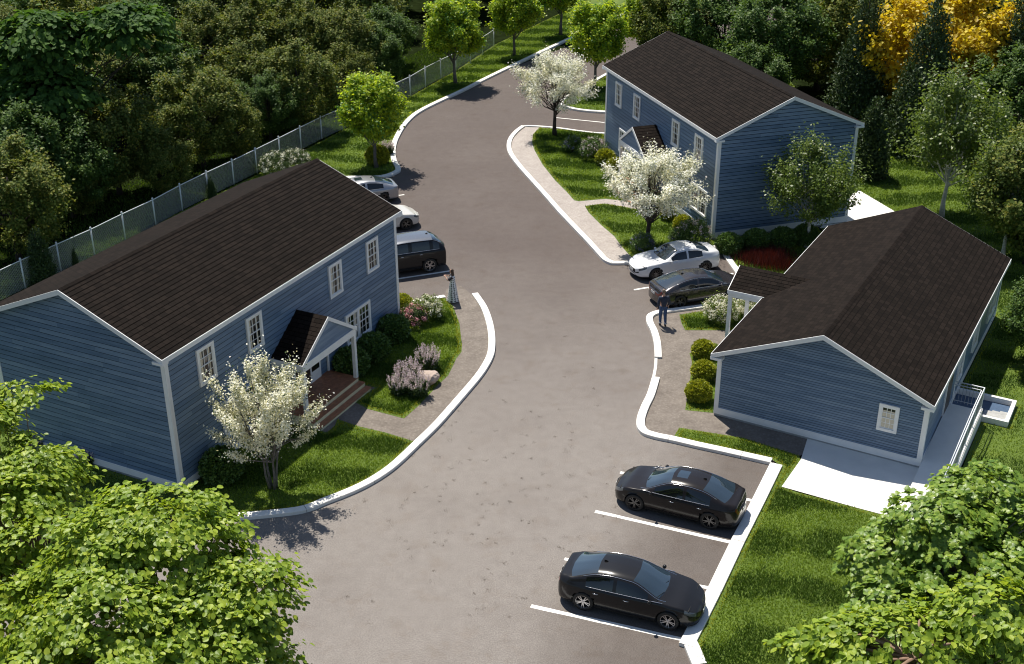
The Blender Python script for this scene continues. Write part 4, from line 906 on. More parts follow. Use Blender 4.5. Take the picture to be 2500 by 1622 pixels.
def head(parent, c, ang, hairm, long=False):
    """egg-shaped head with nose, ears, brows; c = centre, faces +x rotated by ang"""
    ca, sa = math.cos(ang), math.sin(ang); T = lambda x, y, z: (c[0] + x * ca - y * sa, c[1] + x * sa + y * ca, c[2] + z)
    mb = MB(T); secs = [(.0, 0, -.115, .03, .028), (.012, 0, -.10, .058, .048), (.012, 0, -.06, .078, .062), (.005, 0, -.01, .09, .07), (0, 0, .04, .095, .075), (-.005, 0, .085, .08, .064), (-.005, 0, .112, .045, .036), (-.005, 0, .12, .004, .004)]
    ring_loft(mb, secs, 20); mb.hexa([T_ for T_ in [(.085, -.014, -.035), (.085, .014, -.035), (.118, .007, -.03), (.118, -.007, -.03)]], [(.08, -.007, .02), (.08, .007, .02), (.094, .004, .018), (.094, -.004, .018)])
    for sg in (-1, 1): mb.lathe([(.0, -.008), (.026, -.006), (.03, .004), (.0, .008)], (-.005, .074 * sg, -.01), 'y', 10)
    hd_ = mb.build('head', 'skin', parent, True)
    hb = MB(T); s2 = [(-.012, 0, -.055 if not long else -.09, .084, .078), (-.014, 0, -.0, .094, .083), (-.016, 0, .05, .096, .086), (-.012, 0, .095, .084, .074), (-.008, 0, .125, .05, .042), (-.008, 0, .133, .004, .004)]
    ring_loft(hb, [(a - .012, b, z, rx - .008, ry, .012) for a, b, z, rx, ry in s2], 24)
    ey = MB(T)
    for sg in (-1, 1): ey.lathe([(0, -.004), (.011, 0), (0, .004)], (.086, .03 * sg, .008), 'y', 8); ey.box(.082, .092, .018 * sg if sg > 0 else -.044, .044 if sg > 0 else -.018, .03, .036)
    ey.box(.079, .087, -.02, .02, -.068, -.06); ey.build('face_detail', hairm, hd_)
    if long:
        ring_loft(hb, [(-.05, -.01, -.56, .03, .05, .1), (-.075, -.01, -.45, .045, .095, .08), (-.07, 0, -.3, .055, .12, .07), (-.055, 0, -.15, .065, .11, .05), (-.04, 0, -.03, .072, .09, .03), (-.03, 0, .05, .06, .07, .02)], 24)
    hb.build('hair', hairm, parent, True); return hd_
def woman():
    p = G(1106, 739); root = empty('person', (p[0], p[1], LZ), R(170)); root.scale = (.97,) * 3   # faces left, half away from the camera
    J = dict(pelvis=(0, 0, .95, (.13, .15)), waist=(0, 0, 1.1, (.1, .12)), chest=(.01, 0, 1.28, (.11, .15)), neckb=(0, 0, 1.42, .06), neck=(.01, 0, 1.5, .05), top=(.02, 0, 1.56, .045),
             shl=(0, .17, 1.38, .055), ell=(.17, .27, 1.27, .042), wrl=(.33, .12, 1.40, .028), shr=(0, -.17, 1.38, .055), elr=(.17, -.26, 1.27, .042), wrr=(.33, -.09, 1.39, .028),
             hl=(0, .09, .88, .085), kl=(.02, .1, .48, .058), al=(-.01, .1, .09, .036), fl=(.12, .11, .03, .03), hr=(0, -.09, .88, .085), kr=(.05, -.1, .48, .058), ar=(.02, -.1, .09, .036), fr=(.15, -.11, .03, .03))
    E_ = [('pelvis', 'waist'), ('waist', 'chest'), ('chest', 'neckb'), ('neckb', 'neck'), ('neck', 'top'), ('chest', 'shl'), ('shl', 'ell'), ('ell', 'wrl'), ('chest', 'shr'), ('shr', 'elr'), ('elr', 'wrr'), ('pelvis', 'hl'), ('hl', 'kl'), ('kl', 'al'), ('al', 'fl'), ('pelvis', 'hr'), ('hr', 'kr'), ('kr', 'ar'), ('ar', 'fr')]
    skin_body('body', J, E_, 'skin', root); head(root, (.035, 0, 1.66), R(-8), 'hair_brown', True)
    hand('hand', (.33, .12, 1.40), (.4, -.5, .25), 1, root); hand('hand', (.33, -.09, 1.39), (.5, .5, .2), -1, root)
    d = MB(); ring_loft(d, [(0, 0, .07, .30, .28, .10), (0, 0, .2, .27, .26, .09), (0, 0, .45, .235, .235, .07), (0, 0, .75, .195, .215, .04), (0, 0, .95, .165, .195, .02), (0, 0, 1.10, .13, .15, .01), (.005, 0, 1.22, .145, .175), (.01, 0, 1.33, .135, .185), (0, 0, 1.42, .10, .14), (0, 0, 1.46, .07, .09)], 40)
    for sg in (-1, 1): d.tube([(0, .15 * sg, 1.38), (.08, .22 * sg, 1.335), (.15, .255 * sg, 1.285)], [.085, .08, .088], 14, False)
    d.uv = d.uv[:]; d.build('dress', 'dotted_cloth', root, True)
    tag(root, 'woman with long brown hair in a white dress with black dots', 'person')
def man():
    p = G(1617, 797); root = empty('person', (p[0], p[1], LZ), R(100)); root.scale = (1.0,) * 3      # walks away from the camera
    J = dict(pelvis=(0, 0, .98, (.125, .16)), waist=(0, 0, 1.12, (.115, .145)), chest=(.02, 0, 1.36, (.13, .18)), neckb=(.01, 0, 1.5, .07), neck=(.01, 0, 1.57, .058), top=(.02, 0, 1.64, .05),
             shl=(0, .2, 1.44, .07), ell=(-.05, .27, 1.16, .05), wrl=(.06, .28, .92, .032), shr=(0, -.2, 1.44, .07), elr=(-.02, -.28, 1.16, .05), wrr=(.1, -.27, .94, .032),
             hl=(0, .09, .9, .095), kl=(.09, .1, .5, .065), al=(.04, .1, .1, .042), fl=(.2, .11, .04, .038), hr=(0, -.09, .9, .095), kr=(-.02, -.1, .5, .065), ar=(-.14, -.1, .12, .042), fr=(.0, -.11, .04, .038))
    E_ = [('pelvis', 'waist'), ('waist', 'chest'), ('chest', 'neckb'), ('neckb', 'neck'), ('neck', 'top'), ('chest', 'shl'), ('shl', 'ell'), ('ell', 'wrl'), ('chest', 'shr'), ('shr', 'elr'), ('elr', 'wrr'), ('pelvis', 'hl'), ('hl', 'kl'), ('kl', 'al'), ('al', 'fl'), ('pelvis', 'hr'), ('hr', 'kr'), ('kr', 'ar'), ('ar', 'fr')]
    skin_body('body', J, E_, 'skin', root); head(root, (.03, 0, 1.735), R(-25), 'hair_grey')
    hand('hand', (.06, .28, .92), (.12, 0, -1), 1, root); hand('hand', (.1, -.27, .94), (.15, 0, -1), -1, root)
    g = lambda ks, dr: {k: (*J[k][:3], tuple(np.array(J[k][3]) + dr) if hasattr(J[k][3], '__len__') else J[k][3] + dr) for k in ks}
    j = g(['chest', 'waist', 'neckb', 'shl', 'ell', 'shr', 'elr'], .018); j['hem'] = (0, 0, .93, (.15, .185)); j['cl'] = (.055, .28, .955, .045); j['cr'] = (.09, -.27, .975, .045)
    skin_body('jacket', j, [('chest', 'waist'), ('waist', 'hem'), ('chest', 'neckb'), ('chest', 'shl'), ('shl', 'ell'), ('ell', 'cl'), ('chest', 'shr'), ('shr', 'elr'), ('elr', 'cr')], 'denim_dark', root)
    j = g(['pelvis', 'hl', 'kl', 'hr', 'kr'], .02); j['up'] = (0, 0, 1.08, (.13, .155)); j['cl'] = (.045, .1, .15, .062); j['cr'] = (-.13, -.1, .17, .062)
    skin_body('jeans', j, [('pelvis', 'up'), ('pelvis', 'hl'), ('hl', 'kl'), ('kl', 'cl'), ('pelvis', 'hr'), ('hr', 'kr'), ('kr', 'cr')], 'denim_blue', root)
    for c in ((.045, .1, .13), (-.13, -.1, .15)):
        q = MB(); q.lathe([(.06, -.025), (.071, -.02), (.071, .03), (.06, .035)], c, 'z', 14); q.build('cuff', 'cuff', root, True)
    for x, y in ((.04, .1), (-.14, -.1)):
        j = dict(a=(x + .03, y, .055, (.05, .045)), b=(x + .13, y, .04, (.048, .036)), c=(x - .04, y, .05, (.042, .045))); skin_body('shoe', j, [('a', 'b'), ('a', 'c')], 'shoe', root, 1)
    tag(root, 'man in a dark denim jacket and blue jeans walking on the pavement', 'person')
woman(); man()

# ---------------------------------------------------------------- chain link fence
def fence():
    root = empty('chain_link_fence', (-24.39, 56.46, 0)); o = np.array([-24.39, 56.46])
    fp = [(-28.9, 47.2), (-27.8, 49.5), (-26.7, 51.8), (-25.5, 54.1)] + [tuple(G(*q)[:2]) for q in [(63, 706), (149.6, 665), (232, 627), (307, 588), (381, 552), (446, 515), (510, 482), (572, 452), (628, 423.6), (685, 394), (736, 367), (786, 341)]] + [(-11.8, 83.3), (-10.75, 85.4), (-9.7, 87.5), (-8.7, 89.6)] + [tuple(G(*q)[:2]) for q in [(1002, 237), (1039, 214)]] + [(-5.6, 96.9), (-4.5, 99.3), (-3.4, 101.7), (-2.45, 104.7), (-1.52, 107.5)]
    fp = [np.array(p) - o for p in fp]; Hh = 1.55
    for p in fp:
        m = MB(); m.tube([(p[0], p[1], -.05), (p[0], p[1], Hh + .06)], .042, 8); m.lathe([(.05, 0), (.062, .03), (.045, .08), (.0, .11)], (p[0], p[1], Hh + .05), 'z', 8); m.build('post', 'gal_steel', root, True)
    m = MB()
    for a, b in zip(fp, fp[1:]): m.tube([(a[0], a[1], Hh), (b[0], b[1], Hh)], .026, 6)
    m.build('top_rail', 'gal_steel', root)
    V = []; F = []; w = .006; n = 0
    for a, b in zip(fp, fp[1:]):
        L = np.linalg.norm(b - a); d = (b - a) / L; H0 = .06; hh = Hh - H0; s = .085
        for sg in (1, -1):
            k = -hh
            x = -hh if sg > 0 else 0.
            while x < (L if sg > 0 else L + hh):
                x0, z0, x1, z1 = (x, H0, x + hh, Hh) if sg > 0 else (x, H0, x - hh, Hh)
                def clip(x0, z0, x1, z1):
                    t0, t1 = 0, 1; dx = x1 - x0
                    ta, tb = sorted(((0 - x0) / dx, (L - x0) / dx)); t0, t1 = max(t0, ta), min(t1, tb)
                    return (x0 + dx * t0, z0 + (z1 - z0) * t0, x0 + dx * t1, z0 + (z1 - z0) * t1) if t1 > t0 + .01 else None
                c = clip(x0, z0, x1, z1); x += s
                if c:
                    p0 = a + d * c[0]; p1 = a + d * c[2]; ww = w * 1.0
                    V += [(p0[0] - d[0] * ww, p0[1] - d[1] * ww, c[1]), (p0[0] + d[0] * ww, p0[1] + d[1] * ww, c[1]), (p1[0] + d[0] * ww, p1[1] + d[1] * ww, c[3]), (p1[0] - d[0] * ww, p1[1] - d[1] * ww, c[3])]
                    F.append((n, n + 1, n + 2, n + 3)); n += 4
    npmesh('wire_mesh', np.array(V), np.array(F), 'wire', root); tag(root, 'long grey chain link fence with capped posts along the wood', 'fence')
fence()

# ---------------------------------------------------------------- shrubs and flowers
def shrub(name, label, cat, px, py, r, kind, seed, group=None, flower=None, sq=.85, src=None):
    """px, py: pixel of the shrub's middle"""
    c = G(px, py, LZ + r * sq * .75); loc = (c[0], c[1], LZ)
    if src is not None:
        o = src.copy(); scene.collection.objects.link(o)
        for ch in src.children: k = ch.copy(); scene.collection.objects.link(k); k.parent = o
        o.location = loc; o.rotation_euler = (0, 0, seed * 1.7); o.scale = (r / src['_r'],) * 3; tag(o, label, cat, group); return o
    root = empty(name, loc); rng = np.random.default_rng(seed); root['_r'] = r
    cz = r * sq * .8
    if kind == 'ball':
        n = 5200; d = unit(rng, n); d = d[d[:, 2] > -.75]; n = len(d); ph = np.sin(d[:, 0] * 9 + seed) * np.sin(d[:, 1] * 8) * np.sin(d[:, 2] * 7 + 1)
        rr = r * (.80 + .16 * rng.random(n) + .07 * ph); pos = d * rr[:, None] * np.array([1, 1, sq]) + [0, 0, cz]
        leaves('foliage', pos - d * .05, unit(rng, n) * .7 + [0, 0, .2], d + rng.normal(0, .35, (n, 3)) + [0, 0, .25], r * rng.uniform(.12, .24, n), 'quad' if flower != 'fine' else 'quad', flower if isinstance(flower, str) and flower.startswith('leaf') else 'leaf_ball', root)
    elif kind == 'flower':
        lm, pm, nf, fs = flower; K = 60; cl = unit(rng, K * 3); cl = cl[cl[:, 2] > -.35][:K] * rng.uniform(.65, 1., (K, 1)) * r * np.array([1, 1, sq]) + [0, 0, cz]
        n = 3800; ix = rng.integers(0, len(cl), n); pos = cl[ix] + rng.normal(0, r * .13, (n, 3)); pos = pos[pos[:, 2] > .03]; n = len(pos); out = pos - [0, 0, cz]
        leaves('foliage', pos, unit(rng, n) + out / r, unit(rng, n) + out / r, r * rng.uniform(.07, .15, n), 'quad', lm, root)
        K2 = int(nf); hd_ = unit(rng, K2 * 3); hd_ = hd_[hd_[:, 2] > -.3][:K2] * rng.uniform(.88, 1.08, (K2, 1)) * r * np.array([1, 1, sq]) + [0, 0, cz]
        m = 26; pos = np.repeat(hd_, m, 0) + rng.normal(0, fs, (len(hd_) * m, 3)); n = len(pos); out = pos - np.repeat(hd_, m, 0)
        leaves('blossoms', pos, out / fs + [0, 0, .5] + unit(rng, n) * .3, unit(rng, n), fs * rng.uniform(.7, 1.3, n), 'quad', pm, root)
    elif kind == 'spikes':
        K = 70; a = rng.random(K) * 6.283; q = np.sqrt(rng.random(K)); b = np.c_[np.cos(a) * q * .55 * r, np.sin(a) * q * .55 * r, np.zeros(K)]; tip = np.c_[np.cos(a) * q * r, np.sin(a) * q * r, r * sq * 2 * (1.05 - .35 * q ** 2) * rng.uniform(.8, 1.1, K)]
        n = 3000; i = rng.integers(0, K, n); t = rng.random(n) * .72; pos = b[i] + (tip[i] - b[i]) * t[:, None] + rng.normal(0, .04, (n, 3)); pos[:, 2] = np.abs(pos[:, 2])
        leaves('foliage', pos, unit(rng, n) + [0, 0, .4], unit(rng, n) + [0, 0, .3], rng.uniform(.06, .13, n), 'quad', 'leaf_shrub', root)
        n = 2300; i = rng.integers(0, K, n); t = .66 + rng.random(n) * .42; pos = b[i] + (tip[i] - b[i]) * t[:, None] + rng.normal(0, .022, (n, 3)) * (1.4 - t)[:, None] * 1.6
        leaves('blossoms', pos, unit(rng, n), unit(rng, n) + [0, 0, .6], rng.uniform(.03, .06, n), 'quad', 'petal_lilac', root)
    st_ = MB(); 
    for k in range(6): a = k * 1.05; st_.tube([(.03 * math.cos(a), .03 * math.sin(a), -.03), (r * .4 * math.cos(a), r * .4 * math.sin(a), cz)], [.018, .006], 5)
    st_.build('stems', 'bark_dark', root); tag(root, label, cat, group); return root

dg = 'dark green clipped round shrubs'
b0 = shrub('round_shrub', 'dark green round shrub nearest the blue corner post of the left house', 'shrub', 958, 806, .80, 'ball', 3, dg)
shrub('round_shrub', 'dark green round shrub, middle of the three right of the wooden porch', 'shrub', 911, 850, .78, 'ball', 4, dg, src=b0)
shrub('round_shrub', 'dark green round shrub right against the wooden porch deck', 'shrub', 857, 888, .82, 'ball', 5, dg, src=b0)
shrub('round_shrub', 'dark green round shrub left of the white blossom tree by the near house corner', 'shrub', 541, 1140, .83, 'ball', 6, dg, src=b0)
for i, (x, y, w_) in enumerate([(1780, 598, 'nearest the white corner board'), (1845, 588, 'second from the corner board'), (1912, 584, 'third from the corner board'), (1966, 577, 'behind the birch stem')]):
    shrub('round_shrub', 'dark green round shrub along the far house gable, ' + w_, 'shrub', x, y, .73, 'ball', 10 + i, 'round shrubs along the far gable', src=b0)
gg = 'yellow green round shrubs beside the single-storey house'
g0 = shrub('golden_shrub', 'yellow green round shrub under the roof corner, farthest of its row', 'shrub', 1717, 855, .55, 'ball', 21, gg, 'leaf_gold')
shrub('golden_shrub', 'yellow green round shrub in the middle of its row of three', 'shrub', 1718, 907, .57, 'ball', 22, gg, src=g0)
shrub('golden_shrub', 'yellow green round shrub nearest the camera of its row of three', 'shrub', 1706, 957, .59, 'ball', 23, gg, src=g0)
gf = 'yellow green shrubs by the far house'
shrub('golden_shrub', 'yellow green shrub left of the far porch post', 'shrub', 1478, 386, .68, 'ball', 24, gf, src=g0)
shrub('golden_shrub', 'yellow green shrub half hidden at the foot of the far porch', 'shrub', 1503, 405, .62, 'ball', 25, gf, src=g0)
shrub('golden_shrub', 'yellow green shrub behind the nearer blossom tree by the far wall', 'shrub', 1632, 522, .52, 'ball', 26, gf, src=g0)
shrub('golden_shrub', 'bright yellow shrub below the double window of the far house', 'shrub', 1668, 548, .60, 'ball', 27, gf, src=g0)
shrub('golden_shrub', 'yellow green shrub beside the far lime tree trunk', 'shrub', 921, 381, .82, 'ball', 28, src=g0)
shrub('golden_shrub', 'yellow green shrub just past the corner board of the left house', 'shrub', 980, 745, .62, 'ball', 29, src=g0)
shrub('hydrangea', 'pink hydrangea beside the corner of the left house', 'flowering shrub', 1010, 775, .62, 'flower', 31, None, ('leaf_shrub', 'petal_pink', 52, .06))
shrub('flowering_shrub', 'white and green flowering shrub behind the pink hydrangea', 'flowering shrub', 1042, 757, .72, 'flower', 32, None, ('leaf_birch', 'petal_cream', 130, .05))
wsg = 'white flowering shrubs by the small porch'
w0 = shrub('flowering_shrub', 'cream white flowering shrub left of the small porch posts', 'flowering shrub', 1760, 760, .80, 'flower', 33, wsg, ('leaf_birch', 'petal_cream', 150, .06), sq=.8)
shrub('flowering_shrub', 'cream white flowering shrub half hidden behind the small porch posts', 'flowering shrub', 1838, 748, .7, 'flower', 34, wsg, src=w0)
h0 = shrub('hydrangea', 'blue hydrangea left of the lilac shrub by the far house', 'flowering shrub', 1400, 357, .66, 'flower', 35, None, ('leaf_ball', 'petal_blue', 40, .06))
shrub('hydrangea', 'blue hydrangea under the nearer white blossom tree', 'flowering shrub', 1568, 596, .62, 'flower', 36, None, src=h0)
l0 = shrub('flowering_shrub', 'lilac and white shrub left of the yellow shrub by the far house', 'flowering shrub', 1448, 366, .88, 'flower', 37, None, ('leaf_ball', 'petal_lilac', 70, .05))
shrub('flowering_shrub', 'lilac flowering shrub at the near corner of the far house', 'flowering shrub', 1694, 574, .90, 'flower', 38, None, src=l0)
shrub('flowering_shrub', 'dark lilac shrub left of the grey and white shrubs near the corner', 'flowering shrub', 1660, 580, .55, 'flower', 39, None, src=h0)
shrub('flowering_shrub', 'tiny pink flowering plant between golden shrubs and gable wall', 'flowering shrub', 1738, 920, .3, 'flower', 40, None, ('leaf_shrub', 'petal_pink', 14, .03))
lg = 'lilac spiked perennials on the left lawn'
s0 = shrub('spiked_perennial', 'lilac spiked perennial clump above the boulder', 'plant', 1042, 880, .62, 'spikes', 41, lg, sq=.85)
shrub('spiked_perennial', 'lilac spiked perennial clump left of the boulder', 'plant', 998, 920, .66, 'spikes', 42, lg, src=s0)
shrub('spiked_perennial', 'lilac spiked perennial clump in front of the boulder', 'plant', 1022, 945, .60, 'spikes', 43, lg, src=s0)
shrub('spiked_perennial', 'lilac spiked perennial clump nearest the porch steps', 'plant', 972, 942, .52, 'spikes', 44, lg, src=s0)
shrub('spiked_perennial', 'lilac spiked perennial behind the far lime tree trunk', 'plant', 943, 366, .55, 'spikes', 45, src=s0)
shrub('spiked_perennial', 'dark lilac perennial against the gable base of the left house', 'plant', 206, 1126, .4, 'spikes', 46, src=s0)
shrub('spiked_perennial', 'dark lilac perennial at the far left of the gable base', 'plant', 92, 1082, .4, 'spikes', 47, src=s0)
wf = shrub('flowering_shrub', 'white flowering shrub between fence and left roof, left one', 'flowering shrub', 672, 408, .95, 'flower', 48, 'white shrubs behind the left roof', ('leaf_shrub', 'petal_white', 60, .07))
shrub('flowering_shrub', 'white flowering shrub between fence and left roof, right one by the ridge', 'flowering shrub', 722, 398, .9, 'flower', 49, 'white shrubs behind the left roof', src=wf)
# boulder
def boulder():
    c = G(1042, 925, .3); rng = np.random.default_rng(8); import bmesh
    bm = bmesh.new(); bmesh.ops.create_icosphere(bm, subdivisions=4, radius=1)
    pl = [(np.array(unit(rng, 1)[0]), rng.uniform(.62, .85)) for _ in range(14)]
    for v in bm.verts:
        p = np.array(v.co)
        for n_, d_ in pl:
            e = p @ n_ - d_
            if e > 0: p = p - n_ * e * .9
        p = p * (1 + .03 * math.sin(p[0] * 11) * math.sin(p[1] * 13 + p[2] * 9)); v.co = p * np.array([.58, .45, .42])
    me = bpy.data.meshes.new('boulder'); bm.to_mesh(me); bm.free(); me.materials.append(MATS['rock']); o = bpy.data.objects.new('boulder', me); link(o); o.location = (c[0], c[1], .3); o.rotation_euler = (0, 0, .5)
    tag(o, 'pinkish brown boulder among the lilac perennials', 'boulder')
boulder()
def red_grass():
    rng = np.random.default_rng(12); ce = [G(x, y)[:2] for x, y in [(1832, 640), (1850, 636), (1866, 642), (1888, 650), (1915, 655), (1872, 632), (1895, 634)]]
    P = np.concatenate([c + rng.normal(0, .42, (420, 2)) for c in ce]); n = len(P); h = rng.uniform(.35, .7, n); a = rng.random(n) * 6.283; ln = rng.normal(0, .3, (n, 2)); dx = np.c_[np.cos(a), np.sin(a)] * .016
    V = np.stack([np.c_[P - dx, np.full(n, LZ)], np.c_[P + dx, np.full(n, LZ)], np.c_[P + ln * h[:, None], LZ + h]], 1).reshape(-1, 3)
    tag(npmesh('red_grass', V, np.arange(3 * n).reshape(-1, 3), 'leaf_redgrass'), 'dark red ornamental grass behind the small porch roof', 'grass', None, 'stuff')
red_grass()

# ---------------------------------------------------------------- trees
def at(px, py, z): p = G(px, py, z); return (p[0], p[1], 0)
lime = 'lime green street trees'
TB = tree_builder
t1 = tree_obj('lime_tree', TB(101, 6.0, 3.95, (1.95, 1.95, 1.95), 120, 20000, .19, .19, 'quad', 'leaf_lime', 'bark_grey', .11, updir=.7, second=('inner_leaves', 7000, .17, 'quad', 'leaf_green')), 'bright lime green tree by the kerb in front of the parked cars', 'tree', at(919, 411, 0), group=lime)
tree_obj('lime_tree', None, 'green round tree by the fence, second along the far kerb', 'tree', at(1112, 205, 0), 1.1, 1.12, lime, src=t1)
tree_obj('lime_tree', None, 'green round tree at the top, third along the far kerb', 'tree', at(1255, 137, 0), 2.3, .98, lime, src=t1)
tree_obj('lime_tree', None, 'bright lime tree on the grass point left of the far house roof', 'tree', at(1450, 216, 0), 3.6, 1.1, lime, src=t1)
tree_obj('lime_tree', None, 'bright lime tree behind the ridge of the far house', 'tree', at(1572, 160, 0), 4.4, 1.02, lime, src=t1)
tree_obj('lime_tree', None, 'green tree above the frame with only its trunk showing by the far road', 'tree', at(1369, 87, 0), 5.2, 1.2, lime, src=t1)
wg = 'white blossom trees'
tree_obj('blossom_tree', TB(111, 6.0, 3.4, (1.8, 1.8, 2.1), 62, 3000, .11, .09, 'quad', 'leaf_shrub', 'bark_grey', .075, stems=4, lo=.35, nl=60, second=('blossom', 19000, .095, 'quad', 'petal_cream'), zlo=-.75, elong=3.2), 'cream white blossom tree with several stems in front of the wooden porch', 'tree', at(668, 1195, 0), .6, .95, wg)
f2 = tree_obj('blossom_tree', TB(112, 6.2, 4.0, (2.6, 2.6, 2.0), 80, 5000, .17, .09, 'quad', 'leaf_shrub', 'bark_dark', .13, stems=1, lo=.4, nl=60, second=('blossom', 19000, .11, 'quad', 'petal_white'), zlo=-.55, elong=1.5), 'white blossom tree on the tip of the far lawn', 'tree', at(1354, 333, 0), 0, 1.0, wg, sz=.93)
tree_obj('blossom_tree', None, 'white blossom tree in front of the far house porch and wall', 'tree', at(1579, 604, 0), 2.0, 1.04, wg, src=f2, sz=.86)
bg_ = 'pale stemmed birches'
b1 = tree_obj('birch', TB(121, 6.2, 3.9, (2.25, 2.25, 2.3), 95, 17000, .2, .15, 'quad', 'leaf_birch', 'bark_birch', .10, lo=.4, nl=60, zlo=-.7, elong=2.2), 'birch with a pale stem in front of the far blue gable', 'tree', at(1968, 606, 0), .3, .98, bg_, sz=.9)
tree_obj('birch', None, 'tall birch on the back lawn behind the single-storey roof', 'tree', at(2298, 532, 0), 1.7, 1.28, bg_, src=b1)
tree_obj('birch', None, 'birch at the right edge beside the roof corner', 'tree', at(2446, 640, 0), 3.1, 1.05, bg_, src=b1)
# conifers
def conifer_builder(seed, h, r, n):
    def fn(root):
        rng = np.random.default_rng(seed); m = MB(); m.tube([(0, 0, 0), (0, 0, h * .9)], [.14, .02], 7); m.build('trunk', 'bark_dark', root, True)
        K = 260; zc = h * (.02 + .96 * (1 - np.sqrt(rng.random(K)))); a = rng.random(K) * 6.283; f = (1 - zc / h) ** .72; rr = r * f * rng.uniform(.6, 1., K); cl = np.c_[rr * np.cos(a), rr * np.sin(a), zc]
        i = rng.integers(0, K, n); s = .12 + .24 * f[i] * r / 2; pos = cl[i] + rng.normal(size=(n, 3)) * s[:, None] * [1, 1, 1.3]; pos[:, 2] = np.clip(pos[:, 2], .1, h * 1.02)
        out = pos * [1, 1, 0]; out /= np.linalg.norm(out, axis=1, keepdims=True) + .01
        leaves('crown', pos, out * .6 + unit(rng, n) * .7, out * .5 + [0, 0, .8] + unit(rng, n) * .5, rng.uniform(.12, .24, n), 'quad', 'leaf_conifer', root)
    return fn
cg = 'dark conifers behind the houses'
q1 = tree_obj('conifer', conifer_builder(131, 10.0, 2.1, 26000), 'tall dark conifer right of the far roof, left of the yellow tree', 'tree', at(2085, 320, 0), 0, 1.0, cg)
tree_obj('conifer', None, 'tall dark conifer in front of the yellow tree', 'tree', at(2235, 372, 0), 1.2, 1.05, cg, src=q1)
tree_obj('conifer', None, 'tall dark conifer at the right edge of the frame', 'tree', at(2440, 350, 0), 2.2, 1.0, cg, src=q1)
q2 = tree_obj('small_conifer', conifer_builder(132, 5.2, .95, 15000), 'narrow dark conifer at the back corner of the far house', 'tree', at(2117, 432, 0), 0, 1.0)
tree_obj('small_conifer', None, 'small pointed conifer by the fence at the left edge', 'tree', at(106, 690, 0), 1, .62, src=q2, sz=.58)
tree_obj('small_conifer', None, 'tiny conifer sapling at the fence halfway along', 'tree', at(518, 484, 0), 2, .26, src=q2, sz=.26)
tree_obj('small_conifer', None, 'tiny conifer sapling near the second fence bay from the left', 'tree', at(180, 648, 0), 3, .22, src=q2, sz=.26)
tree_obj('yellow_tree', TB(141, 10, 6.0, (4.6, 3.4, 3.9), 150, 24000, .38, .27, 'oval', 'leaf_yellow', 'bark_dark', .2, lo=.6), 'yellow autumn tree behind the tall conifers', 'tree', at(2300, 112, 6.0), 0)
# woodland trees: three shapes copied
wd = 'woodland trees beyond the fence'
W0 = [None, None, None]
def wood(i, px, py, z, label, s=1., rz=0., group=wd, sz=None):
    base = at(px, py, z); v = i % 3
    if W0[v] is None:
        W0[v] = tree_obj('woodland_tree', TB(150 + v, 7.4, 4.1, (3.1, 3.1, 3.0), 130, 34000, .22, .2, 'quad', 'leaf_wood' if v < 2 else 'leaf_woodgreen', 'bark_dark', .16, lo=.74, updir=.8, nl=34, elong=1.3), label, 'tree', base, rz, s, group, sz=sz)
    else: tree_obj('woodland_tree', None, label, 'tree', base, rz, s, group, src=W0[v], sz=sz)
wl_ = [(1, 490, 290, 3.9, 1.0, 'broad olive tree nearest the fence, centre of the left wood'), (0, 278, 350, 3.9, 1.02, 'broad olive tree left of centre, second nearest the fence'), (1, 735, 215, 3.9, .95, 'olive tree of the left wood closest to the lime tree'),
       (0, 615, 190, 4.2, .95, 'olive tree half hidden between two nearer woodland trees'), (1, 850, 115, 4.2, 1.0, 'dark olive tree at the right end of the left wood'), (0, 740, 95, 4.5, 1.05, 'olive tree at the top edge above the lime tree'),
       (1, 620, 90, 4.5, 1.05, 'olive tree at the top edge, centre of the left wood'), (0, 505, 110, 4.5, 1.05, 'olive tree in the second row above the broad central tree'), (1, 330, 190, 4.5, 1.05, 'olive tree in the second row, upper left'),
       (2, 405, 200, 4.2, .95, 'greener tree squeezed between two upper left trees'), (2, 940, 90, 4.0, .85, 'dark green tree behind the green round tree at the top'), (2, 160, 270, 4.4, 1.0, 'dark green tree below the large-leaved tree at the left edge'),
       (2, 85, 400, 4.0, 1.05, 'dark green tree at the left edge above the fence'), (0, 25, 500, 3.8, 1.0, 'dark tree cut by the left edge just above the fence'), (2, 165, 420, 3.4, .85, 'dark green tree between the left edge and the broad olive trees'),
       (1, 205, 490, 1.6, .5, 'low dark shrub-like tree by the fence'), (0, 95, 560, 1.6, .55, 'low dark shrub-like tree at the left edge by the fence')]
wl_ += [(0, 400, 405, 2.6, .62, 'low olive tree filling the gap left of the broad central tree'), (1, 575, 318, 2.8, .66, 'low olive tree filling the gap right of the broad central tree'), (2, 660, 268, 3.0, .72, 'low dark green tree between the central trees and the one by the lime tree'), (0, 850, 190, 3.0, .7, 'low olive tree in the gap above the bright lime tree'), (2, 920, 150, 3., .75, 'low dark green tree between lime tree and green round tree')]
for i, (v, x, y, z, s, lb) in enumerate(wl_): wood(v, x - 8, y - 26, z, lb, s * .88, i * 1.3)
